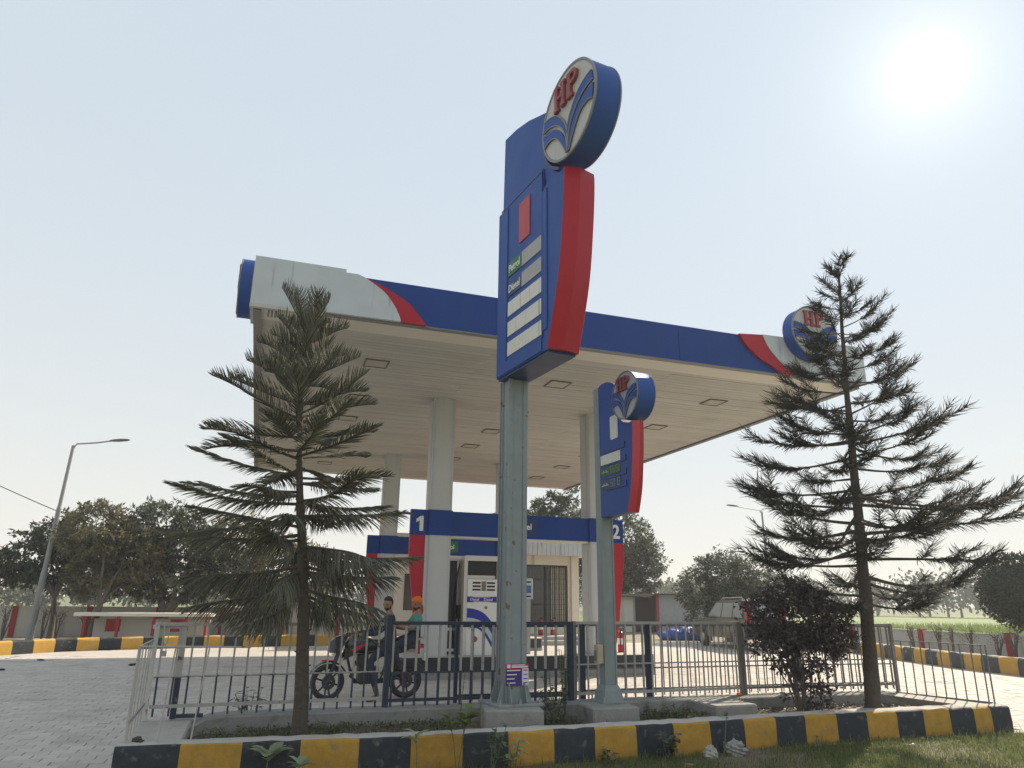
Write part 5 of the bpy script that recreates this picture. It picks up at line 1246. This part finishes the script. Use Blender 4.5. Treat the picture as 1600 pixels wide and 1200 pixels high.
def suv():
    t = thing('parked_car', 'dark green sport utility car parked beyond the fence beside the purple shrub', 'car', (17.75, 24.5, 0), R(84))
    CAR = M('dark green car paint', (.022, .032, .028), .35, .06, 2, coat=.3); GL = M('car window glass', (.24, .27, .27), .2, .05, 2, spec=.5)
    # side profile x forward, z up
    low = [(-2.0, .45), (-2.02, .75), (-1.95, 1.05), (1.0, 1.06), (1.75, .98), (2.0, .85), (2.05, .5), (1.95, .38), (-1.9, .38)]
    mb = MB(); mb.prism(low[::-1], -.82, .82, 'y'); part('body', mb, CAR, t)
    v = []; cab = [(-1.92, 1.055, .80), (-1.78, 1.70, .66), (-1.4, 1.76, .64), (.05, 1.74, .64), (.35, 1.66, .65), (1.05, 1.055, .78)]
    for x, z, w in cab: v += [(x, -w, z), (x, w, z)]
    mb = MB(); n = len(cab); mb.add(v, [(i*2, i*2+1, i*2+3, i*2+2) for i in range(n-1)]+[tuple(range(0, 2*n, 2))[::-1], tuple(range(1, 2*n, 2))]); part('cabin', mb, CAR, t)
    for sg in (-1, 1):
        for (x0, x1, t0, t1) in ((-1.72, -1.05, -1.62, -1.02), (-.98, -.22, -.96, -.24), (-.15, .82, -.17, .32)):
            mb = MB(); q = [(x0, sg*.79, 1.12), (x1, sg*.785, 1.12), (t1, sg*.672, 1.63), (t0, sg*.672, 1.63)]
            mb.add(q, [(0, 1, 2, 3) if sg < 0 else (3, 2, 1, 0)]); part('side_window', mb, GL, t)
    mb = MB(); mb.add([(.42, -.62, 1.63), (.42, .62, 1.63), (1.05, .74, 1.09), (1.05, -.74, 1.09)], [(3, 2, 1, 0)]); part('windscreen', mb, GL, t)
    mb = MB(); mb.add([(-1.83, -.62, 1.62), (-1.83, .62, 1.62), (-1.945, .72, 1.14), (-1.945, -.72, 1.14)], [(0, 1, 2, 3)]); part('rear_window', mb, GL, t)
    for sg in (-1, 1):
        mb = MB(); mb.box(-2.035, -1.90, sg*.70-.09, sg*.70+.09, .85, 1.55); part('tail_light', mb, M('tail light red', (.40, .02, .03), .3), t)
        mb = MB(); mb.box(1.85, 2.03, sg*.62-.16, sg*.62+.16, .72, .90); part('headlight', mb, M('lamp glass', (.5, .5, .5), .15), t)
        mb = MB(); mb.tube([(-1.5, sg*.55, 1.76), (-1.4, sg*.55, 1.83), (0, sg*.55, 1.81), (.1, sg*.55, 1.75)], .02, 5); part('roof_rail', mb, STEEL, t)
        mb = MB(); mb.box(.65, .85, sg*.95-.09, sg*.95+.09, 1.08, 1.25); part('mirror', mb, CAR, t)
        for x in (-1.3, 1.3):
            mb = MB(); mb.lathe([(.20, -.11), (.33, -.11), (.36, -.07), (.36, .07), (.33, .11), (.20, .11)], (x, sg*.74, .36), 'y', 22); w = part('wheel', mb, RUBBER, t, smooth=50)
            mb = MB(); mb.lathe([(.001, sg*.09), (.06, sg*.10), (.19, sg*.07), (.205, sg*.11)], (x, sg*.74, .36), 'y', 16); part('rim', mb, STEEL, w)
    mb = MB(); mb.box(1.951, 2.08, -.80, .80, .40, .60); part('bumper', mb, BLACK, t); mb = MB(); mb.box(-2.1, -1.951, -.80, .80, .42, .62); part('bumper', mb, BLACK, t)
    mb = MB()
    for q in range(3): mb.box(2.0, 2.06, -.4, .4, .66+q*.08, .69+q*.08)
    part('grille', mb, CHROME, t)
suv()

# ------------------------------------------------------------------ distant trees and field
CROP = leafmat('young crop', (.16, .22, .05), .4, .3)
mb = MB(); rg = random.Random(9)
mb.add([(25.2, 12, .0), (140, -20, .0), (140, 110, .0), (26.5, 60, .0)], [(0, 1, 2, 3)])
struct('field', mb, M('crop field', (.13, .19, .045), .9, .3, .8))
mb = MB()
for k in range(16000):
    x = 25.4+rg.random()**1.6*30; y = rg.uniform(12, 45); blades(mb, rg, x, y, 0, rg.uniform(.35, .62), .02, rg.uniform(.02, .99))
o = link('field_crop', mb.mesh('field_crop', CROP)); tag(o, 'bright green young crop growing in the field behind the right wall', 'crop', kind='stuff')
def far_trees(name, label, pts, seed, mat, hmin, hmax, n=420, ls=.9):
    rg = random.Random(seed); mb = MB()
    for (x, y) in pts:
        h = rg.uniform(hmin, hmax); r_ = rg.uniform(.45, .7)*h
        mb.tube([(x, y, -.1), (x, y, h*.5)], [.2, .1], 5, 1)
        for k in range(n):
            d = rvec(rg); q = rg.uniform(.5, 1); p = Vector((x+d.x*r_*q, y+d.y*r_*q, max(.2, h*.55+d.z*h*.45*q))); leaf(mb, p, rvec(rg), rvec(rg), ls*rg.uniform(.5, 1), ls*.5, rg.uniform(.02, .99))
    o = link(name, mb.mesh(name, [mat, BARK2])); tag(o, label, 'trees', kind='stuff'); return o
rg = random.Random(12)
far_trees('far_wood', 'hazy line of distant trees beyond the crop field on the right', [(80+55*i/34+rg.uniform(-2, 2), 118-72*i/34+rg.uniform(-5, 5)) for i in range(35)], 1, LMID, 4.5, 7.5)
far_trees('far_wood', 'hazy distant trees beyond the back left boundary wall', [(-60+75*i/30+rg.uniform(-2, 2), 78+14*i/30+rg.uniform(-5, 5)) for i in range(31)], 2, LMID, 3.0, 5.0, 420, .7)
far_trees('far_wood', 'faint distant trees behind the kiosk and shed', [(20+62*i/26+rg.uniform(-2, 2), 105+14*math.sin(i)+rg.uniform(-5, 5)) for i in range(27)], 3, LMID, 4, 6.5, 380, .8)

# ------------------------------------------------------------------ motorcycle
def motorcycle():
    t = thing('motorcycle', 'black motorcycle with red trim carrying two riders behind the fence', 'motorcycle', (1.94, 12.95, 0), R(181))
    MBK = M('black motorcycle paint', (.015, .016, .020), .25, .1, 6, coat=.5); MRED = M('motorcycle red trim', (.45, .02, .05), .3, .1, 6); ENG = M('engine metal', (.05, .05, .052), .5, .2, 15, metal=.4)
    TANK = M('dark tank paint', (.02, .035, .035), .22, .08, 5, coat=.6)
    def wheel(x, rr, tr, steer=0.):
        def rot(mb):
            if steer:
                m4 = Matrix.Translation((x, 0, rr)) @ Matrix.Rotation(steer, 4, 'Z') @ Matrix.Translation((-x, 0, -rr)); mb.v = [tuple(m4 @ Vector(p)) for p in mb.v]
            return mb
        mb = MB(); prof = [(rr-tr*1.25, -tr*.55), (rr-tr*.6, -tr*.95), (rr-tr*.15, -tr*.7), (rr, 0), (rr-tr*.15, tr*.7), (rr-tr*.6, tr*.95), (rr-tr*1.25, tr*.55)]
        mb.lathe(prof, (x, 0, rr), 'y', 36); w = part('wheel', rot(mb), RUBBER, t, smooth=40)
        mb = MB(); mb.lathe([(rr-tr*1.25, -tr*.5), (rr-tr*1.6, -tr*.35), (rr-tr*1.6, tr*.35), (rr-tr*1.25, tr*.5)], (x, 0, rr), 'y', 36); part('rim', rot(mb), MBK, w)
        mb = MB()
        for k in range(6):
            a = 2*PI*k/6+.3; c, q = math.cos(a), math.sin(a); m4 = Matrix.Translation((x, 0, rr)) @ Matrix.Rotation(-a, 4, 'Y')
            mb.box(.03, rr-tr*1.5, -.018, .018, -.014, .014, 0, m4)
        mb.lathe([(.001, -.06), (.045, -.06), (.05, 0), (.045, .06), (.001, .06)], (x, 0, rr), 'y', 14); part('spokes', rot(mb), MBK, w)
        mb = MB(); mb.lathe([(.05, .065), (.115, .065), (.115, .070), (.05, .070)], (x, 0, rr), 'y', 24); part('brake_disc', rot(mb), ENG, w)
    wheel(.66, .285, .055, R(10)); wheel(-.64, .285, .062)
    for y in (-.085, .085): mb = MB(); mb.tube([(.66, y, .285), (.56, y, .60), (.45, y, .92)], [.026, .024, .02], 8); part('fork', mb, ENG, t, smooth=60)
    mb = MB(); v = []
    for a in np.linspace(R(25), R(150), 10):
        for y, k in ((-.07, -.01), (-.04, .015), (.04, .015), (.07, -.01)): v.append((.66+(.315+k)*math.cos(a), y, .285+(.315+k)*math.sin(a)))
    mb.add(v, [(i*4+j, i*4+j+1, i*4+5+j, i*4+4+j) for i in range(9) for j in range(3)]); part('front_mudguard', mb, MBK, t, smooth=50)
    mb = MB(); mb.box(.60, .78, -.015, .015, .605, .625); part('mudguard_trim', mb, MRED, t)
    # headlight cowl and small screen
    mb = MB(); v = []
    for x, w, z0, z1 in ((.48, .13, .76, 1.02), (.58, .125, .74, .99), (.66, .10, .74, .92), (.70, .05, .77, .86)): v += [(x, -w, z0), (x, w, z0), (x, w*.75, z1), (x, -w*.75, z1)]
    mb.add(v, [(i*4+j, i*4+(j+1) % 4, i*4+4+(j+1) % 4, i*4+4+j) for i in range(3) for j in range(4)]+[(12, 13, 14, 15), (3, 2, 1, 0)]); part('headlight_cowl', mb, MBK, t, smooth=50)
    mb = MB(); mb.ball((.685, 0, .815), .03, .075, .045, 0, 12, 8); part('headlight', mb, M('lamp glass', (.5, .5, .5), .15), t)
    mb = MB(); mb.add([(.60, -.09, .98), (.60, .09, .98), (.50, .07, 1.12), (.50, -.07, 1.12)], [(0, 1, 2, 3)]); part('fly_screen', mb, DARKGL, t)
    # tank, seat, tail
    mb = MB(); v = []; st = [(.42, .05, .80, .90), (.34, .13, .74, 1.0), (.15, .16, .72, 1.03), (-.02, .13, .74, .96), (-.14, .08, .76, .86)]
    for x, w, z0, z1 in st:
        zc = (z0+z1)/2
        v += [(x, w*math.cos(a), zc+(z1-z0)/2*math.sin(a)) for a in np.linspace(0, 2*PI, 10, endpoint=False)]
    mb.add(v, [(i*10+j, i*10+(j+1) % 10, i*10+10+(j+1) % 10, i*10+10+j) for i in range(4) for j in range(10)]+[tuple(range(9, -1, -1)), tuple(range(40, 50))]); part('fuel_tank', mb, TANK, t, smooth=50)
    for sg in (-1, 1):
        mb = MB(); mb.prism([(.46, .62), (.40, .80), (.18, .90), (.10, .86), (.30, .70)], sg*.17-.012, sg*.17+.012, 'y'); part('tank_shroud', mb, MBK, t)
        mb = MB(); mb.prism([(.36, .78), (.16, .885), (.10, .86), (.26, .76)], sg*.185-.003, sg*.185+.003, 'y'); part('red_flash', mb, MRED, t)
        mb = MB(); mb.prism([(-.15, .66), (-.12, .78), (-.62, .86), (-.80, .88), (-.58, .74)], sg*.12-.02, sg*.12+.02, 'y'); part('side_panel', mb, MBK, t)
    mb = MB(); v = []
    for x, w, z0, z1 in ((-.10, .08, .78, .83), (-.25, .13, .77, .83), (-.45, .13, .80, .87), (-.52, .12, .83, .92), (-.80, .10, .86, .93), (-.86, .05, .88, .91)): v += [(x, -w, z0), (x, w, z0), (x, w*.9, z1), (x, -w*.9, z1)]
    mb.add(v, [(i*4+j, i*4+(j+1) % 4, i*4+4+(j+1) % 4, i*4+4+j) for i in range(5) for j in range(4)]+[(3, 2, 1, 0), (20, 21, 22, 23)]); part('seat', mb, BLACK, t, smooth=40)
    mb = MB(); mb.tube([(-.60, -.14, .90), (-.86, -.13, .96), (-.94, 0, .97), (-.86, .13, .96), (-.60, .14, .90)], .014, 7); part('grab_rail', mb, STEEL, t, smooth=60)
    mb = MB(); mb.box(-.93, -.88, -.06, .06, .80, .87); part('tail_light', mb, MRED, t)
    mb = MB(); v = []
    for a in np.linspace(R(60), R(165), 8):
        for y in (-.075, .075): v.append((-.64+.35*math.cos(a), y, .285+.35*math.sin(a)))
    mb.add(v, [(i*2, i*2+1, i*2+3, i*2+2) for i in range(7)]); part('rear_mudguard', mb, BLACK, t)
    # engine, frame, exhaust
    mb = MB(); mb.bbox(-.16, .18, -.13, .13, .28, .52, .03); mb.bbox(.02, .20, -.09, .09, .521, .72, .02); part('engine', mb, ENG, t)
    mb = MB(); mb.lathe([(.001, .135), (.09, .135), (.10, .12), (.10, .0)], (-.04, 0, .40), 'y', 20); part('engine_cover', mb, ENG, t, smooth=40)
    mb = MB(); mb.tube([(.40, 0, .78), (.30, 0, .45), (.22, 0, .27), (-.2, 0, .26), (-.30, 0, .60)], .022, 7); part('frame', mb, MBK, t, smooth=60)
    mb = MB(); mb.tube([(.2, -.1, .6), (.28, -.12, .35), (.1, -.15, .24), (-.3, -.17, .27), (-.85, -.19, .40)], [.02, .02, .025, .045, .05], 8); part('exhaust', mb, BLACK, t, smooth=60)
    for y in (-.1, .1): mb = MB(); mb.tube([(-.22, y*.8, .40), (-.64, y, .285)], .022, 6); part('swing_arm', mb, MBK, t)
    for y in (-.13, .13): mb = MB(); mb.tube([(-.58, y, .34), (-.42, y, .74)], .028, 8); part('shock_absorber', mb, MRED, t)
    mb = MB(); mb.tube([(.28, -.36, 1.02), (.38, -.20, 1.03), (.44, 0, .98), (.38, .20, 1.03), (.28, .36, 1.02)], .012, 7); part('handlebar', mb, BLACK, t, smooth=60)
    for y in (-.31, .31):
        mb = MB(); mb.tube([(.31, y, 1.03), (.36, y*1.15, 1.14)], .006, 5); mb.ball((.355, y*1.2, 1.175), .018, .065, .04, 0, 12, 8); part('mirror', mb, BLACK, t)
    for y in (-.2, .2): mb = MB(); mb.tube([(-.05, y*.6, .30), (-.05, y*1.2, .31)], .014, 6); part('foot_peg', mb, BLACK, t)
    mb = MB(); mb.box(-.96, -.94, -.09, .09, .60, .72); part('number_plate', mb, WHITE, t)
    return t
motorcycle()

# ------------------------------------------------------------------ people
def skin_mesh(J, E_, sub=2):
    """J [(x,y,z,radius)], E_ edges; returns verts, faces of a Skin + Subdivision surface"""
    me = bpy.data.meshes.new('sk'); me.from_pydata([j[:3] for j in J], E_, []); ob = bpy.data.objects.new('sk', me); COL.objects.link(ob)
    ob.modifiers.new('s', 'SKIN'); sv = me.skin_vertices[0].data
    for i, j in enumerate(J):
        rr = j[3]; sv[i].radius = rr if isinstance(rr, tuple) else (rr, rr); sv[i].use_root = (i == 0)
    m = ob.modifiers.new('d', 'SUBSURF'); m.levels = sub; m.render_levels = sub
    ev = bpy.data.meshes.new_from_object(ob.evaluated_get(bpy.context.evaluated_depsgraph_get()))
    v = [tuple(x.co) for x in ev.vertices]; f = [tuple(p.vertices) for p in ev.polygons]
    bpy.data.objects.remove(ob); bpy.data.meshes.remove(me); bpy.data.meshes.remove(ev)
    return v, f
def person(label, root, rz, P, shirt, trousers, skin, shoes, head_turn, hair, beard, scarf=None):
    t = thing('person', label, 'person', root, rz)
    J = []; E_ = []; idx = {}
    def jt(n, x, y, z, r): idx[n] = len(J); J.append((x, y, z, r)); return idx[n]
    for n, (x, y, z, r) in P['joints'].items(): jt(n, x, y, z, r)
    for a, b in P['bones']: E_.append((idx[a], idx[b]))
    v, f = skin_mesh(J, E_)
    mb = MB(); mb.add(v, f)
    # clothing by nearest joint
    names = list(P['joints']); pos = [Vector(P['joints'][n][:3]) for n in names]
    for i, fc in enumerate(f):
        c = sum((Vector(v[k]) for k in fc), Vector())/len(fc)
        n = names[min(range(len(pos)), key=lambda q: (pos[q]-c).length_squared)]
        mb.m[i] = 2 if n in P['skin'] else 3 if n in P['shoe'] else 1 if n in P['leg'] else 0
    # hands: palm and five fingers
    for sd, (wr, dirv, up) in P['hands'].items():
        w = Vector(wr); d = Vector(dirv).normalized(); u = Vector(up).normalized(); s = d.cross(u).normalized()*(1 if sd == 'l' else -1)
        HJ = [(*w, .026)]; HE = []
        pc = w+d*.05; HJ.append((*pc, (.034, .020))); HE.append((0, 1)); pk = w+d*.085; HJ.append((*pk, (.036, .017))); HE.append((1, 2))
        for q, (o, L) in enumerate(((-.030, .062), (-.010, .075), (.010, .070), (.029, .055))):
            b = w+d*.09+s*o; k1 = b+d*L*.5-u*.006; k2 = k1+(d*.5-u*.85).normalized()*L*.45; k3 = k2+(-d*.3-u*.95).normalized()*L*.35
            st = len(HJ); HJ += [(*b, .0095), (*k1, .0088), (*k2, .008), (*k3, .0065)]; HE += [(2, st), (st, st+1), (st+1, st+2), (st+2, st+3)]
        b = w+d*.035-s*.030; k1 = b+(d*.6-s*.7-u*.2).normalized()*.04; k2 = k1+(d*.9-u*.4).normalized()*.032; st = len(HJ); HJ += [(*b, .013), (*k1, .011), (*k2, .008)]; HE += [(1, st), (st, st+1), (st+1, st+2)]
        hv, hf = skin_mesh(HJ, HE, 1); mb.add(hv, hf, 2)
    # head: skull with brow, nose, jaw, ears
    hc = Vector(P['head']); Rm = Matrix.Translation(hc) @ Matrix.Rotation(head_turn, 4, 'Z') @ Matrix.Rotation(R(6), 4, 'Y')
    vs = []; fs = []; n, m = 28, 20; mm = []
    for j in range(m+1):
        th = PI*j/m
        for k in range(n):
            ph = 2*PI*k/n; d = Vector((math.sin(th)*math.cos(ph), math.sin(th)*math.sin(ph), math.cos(th)))
            x, y, z = d.x*.098, d.y*.076, d.z*.120
            if z < 0: y *= 1-.28*(-z/.12)**1.3; x *= 1-.10*(-z/.12)
            fr = max(0, d.x)**3
            x += fr*.020*math.exp(-((d.y)/.16)**2)*math.exp(-((z+.010)/.026)**2)          # nose
            x += fr*.006*math.exp(-((z-.030)/.012)**2)                                     # brow
            x -= fr*.008*math.exp(-((abs(d.y)-.34)/.14)**2)*math.exp(-((z-.010)/.016)**2)  # eye sockets
            x += fr*.007*math.exp(-(d.y/.30)**2)*math.exp(-((z+.052)/.012)**2)             # lips
            x += fr*.008*math.exp(-(d.y/.35)**2)*math.exp(-((z+.095)/.020)**2)             # chin
            vs.append(Rm @ Vector((x, y, z))); mm.append((d, z))
    for j in range(m):
        for k in range(n): fs.append((j*n+k, (j+1)*n+k, (j+1)*n+(k+1) % n, j*n+(k+1) % n))
    o0 = len(mb.f); mb.add(vs, fs, 2)
    for i, fc in enumerate(fs):
        d = sum((mm[q][0] for q in fc), Vector())/4; z = sum(mm[q][1] for q in fc)/4
        if beard and d.x > -.1 and z < -.048+.02*(d.x < .45) and not (z > -.062 and z < -.042 and abs(d.y) < .3 and d.x > .5): mb.m[o0+i] = 4
        if beard and d.x > .6 and -.040 < z < -.030 and abs(d.y) < .4: mb.m[o0+i] = 4
    for sy in (-1, 1):
        q = MB(); q.ball((.006, sy*.080, -.005), .018, .010, .030, 0, 8, 6); mb.add([Rm @ Vector(p) for p in q.v], q.f, 2)
    body = part('body', mb, [shirt, trousers, skin, shoes, M('beard', (.02, .016, .014), .9)], t, smooth=60)
    for sy in (-1, 1):
        q = MB(); q.ball((.083, sy*.031, .010), .012, .014, .009, 0, 10, 6); q.v = [tuple(Rm @ Vector(p)) for p in q.v]; part('eye', q, M('eye', (.05, .04, .04), .2), body, smooth=60)
    if scarf is None:
        q = MB(); rg = random.Random(5)
        q.ball((-.012, 0, .030), .104, .086, .112, 0, 24, 14, lambda d: (1.0+.03*math.sin(17*d.x+13*d.y)*math.sin(15*d.z)) if (d.z > .30 or d.x < .1+.5*d.z and d.z > -.45) else .72)
        q.v = [tuple(Rm @ Vector(p)) for p in q.v]; part('hair', q, hair, body, smooth=70)
    else:
        q = MB(); q.ball((-.012, 0, .040), .114, .096, .100, 0, 26, 16, lambda d: (1.0+.035*math.sin(11*(d.z+.5*d.x))) if d.z > -.05 or d.x < -.05 and d.z > -.7 else .7)
        q.v = [tuple(Rm @ Vector(p)) for p in q.v]; sc = part('headscarf', q, scarf, body, smooth=60)
        q = MB(); v_ = []
        for i, (x, z, w) in enumerate(((-.095, .0, .05), (-.125, -.06, .05), (-.13, -.13, .045), (-.12, -.19, .03))): v_ += [(x, -w, z), (x-.012, 0, z), (x, w, z)]
        q.add(v_, [(i*3+j, i*3+3+j, i*3+4+j, i*3+1+j) for i in range(3) for j in (0, 1)]); q.v = [tuple(Rm @ Vector(p)) for p in q.v]; part('scarf_tail', q, scarf, sc, smooth=60)
    return t
def seated(hx, headx, lean, hands, knees, feet, hz=.90, headz=1.52):
    sh = headz-.215
    J = {'hip': (hx, 0, hz+.03, (.155, .135)), 'waist': (hx+lean*.35, 0, hz+.18, (.135, .115)), 'chest': (hx+lean*.75, 0, sh-.11, (.155, .12)), 'upper': (hx+lean, 0, sh-.01, (.12, .09)),
         'neck': (headx-.02, 0, headz-.135, .055), 'skull': (headx, 0, headz-.05, .055)}
    B = [('hip', 'waist'), ('waist', 'chest'), ('chest', 'upper'), ('upper', 'neck'), ('neck', 'skull')]; H = {}
    for nm, sg in (('l', 1), ('r', -1)):
        hd = Vector(hands[nm]); sp = Vector((hx+lean, sg*.185, sh-.03)); el = sp.lerp(hd, .48)+Vector((-.02, sg*.09, -.10))
        J['sh'+nm] = (*sp, .068); J['ua'+nm] = (*sp.lerp(el, .5), .054); J['el'+nm] = (*el, .045); J['fa'+nm] = (*el.lerp(hd, .5), .040); J['wr'+nm] = (*hd, .028)
        B += [('upper', 'sh'+nm), ('sh'+nm, 'ua'+nm), ('ua'+nm, 'el'+nm), ('el'+nm, 'fa'+nm), ('fa'+nm, 'wr'+nm)]
        kn = Vector(knees[nm]); ft = Vector(feet[nm]); hp = Vector((hx+.02, sg*.10, hz))
        J['hp'+nm] = (*hp, .095); J['th'+nm] = (*hp.lerp(kn, .5), .082); J['kn'+nm] = (*kn, .064); J['cf'+nm] = (*kn.lerp(ft, .4), .058); J['an'+nm] = (*(ft+Vector((-.02, 0, .08))), .042); J['ft'+nm] = (*(ft+Vector((.09, 0, .035))), (.045, .034)); J['to'+nm] = (*(ft+Vector((.17, 0, .03))), (.04, .025))
        B += [('hip', 'hp'+nm), ('hp'+nm, 'th'+nm), ('th'+nm, 'kn'+nm), ('kn'+nm, 'cf'+nm), ('cf'+nm, 'an'+nm), ('an'+nm, 'ft'+nm), ('ft'+nm, 'to'+nm)]
        H[nm] = (tuple(hd), tuple(hd-el), (0, 0, 1))
    return {'joints': J, 'bones': B, 'hands': H, 'head': (headx+.01, 0, headz), 'skin': ('neck', 'skull', 'wrl', 'wrr'), 'leg': ('hip', 'hpl', 'hpr', 'thl', 'thr', 'knl', 'knr', 'cfl', 'cfr'), 'shoe': ('anl', 'anr', 'ftl', 'ftr', 'tol', 'tor')}
SKIN = M('brown skin', (.27, .145, .095), .5, .08, 20); JEANS = M('dark jeans', (.02, .028, .05), .85, .15, 12); NAVYJ = M('navy jacket', (.012, .022, .05), .7, .15, 9)
TEAL = M('teal shirt', (.07, .24, .20), .8, .1, 9); ORNG = M('orange headscarf', (.62, .14, .01), .75, .12, 14); SHOE = M('brown shoe', (.12, .07, .045), .7); BHAIR = M('black hair', (.012, .010, .010), .7, .2, 40)
p1 = seated(-.36, -.28, .05, {'l': (.25, .32, 1.03), 'r': (.25, -.32, 1.03)}, {'l': (.02, .27, .62), 'r': (.06, -.24, .72)}, {'l': (-.10, .34, .0), 'r': (-.05, -.22, .30)}, .89, 1.515)
person('bearded man in navy jacket steering the motorcycle', (1.94, 12.95, 0), R(181), p1, NAVYJ, JEANS, SKIN, SHOE, R(50), BHAIR, True)
p2 = seated(-.76, -.79, -.03, {'l': (-.42, .17, 1.17), 'r': (-.42, -.15, 1.15)}, {'l': (-.36, .27, .84), 'r': (-.36, -.27, .84)}, {'l': (-.50, .25, .36), 'r': (-.50, -.25, .36)}, .97, 1.525)
p2['skin'] = p2['skin']+('fal', 'far', 'ell')
person('man in teal shirt and orange headscarf riding pillion on the motorcycle', (1.94, 12.95, 0), R(181), p2, TEAL, JEANS, SKIN, BLACK, R(40), BHAIR, True, ORNG)

# ------------------------------------------------------------------ haze
hz = MB(); hz.box(-75, 150, -12, 150, -1.2, 9.5)
hm = bpy.data.materials.new('haze'); hm.use_nodes = True; hm.node_tree.nodes.clear()
_v = hm.node_tree.nodes.new('ShaderNodeVolumePrincipled'); _o = hm.node_tree.nodes.new('ShaderNodeOutputMaterial'); hm.node_tree.links.new(_v.outputs[0], _o.inputs['Volume'])
_v.inputs['Color'].default_value = (.93, .95, .97, 1); _v.inputs['Density'].default_value = .0015; _v.inputs['Anisotropy'].default_value = .1
o = link('haze', hz.mesh('haze', hm)); tag(o, 'thin pale winter haze in the air over the whole place', 'haze', kind='stuff')
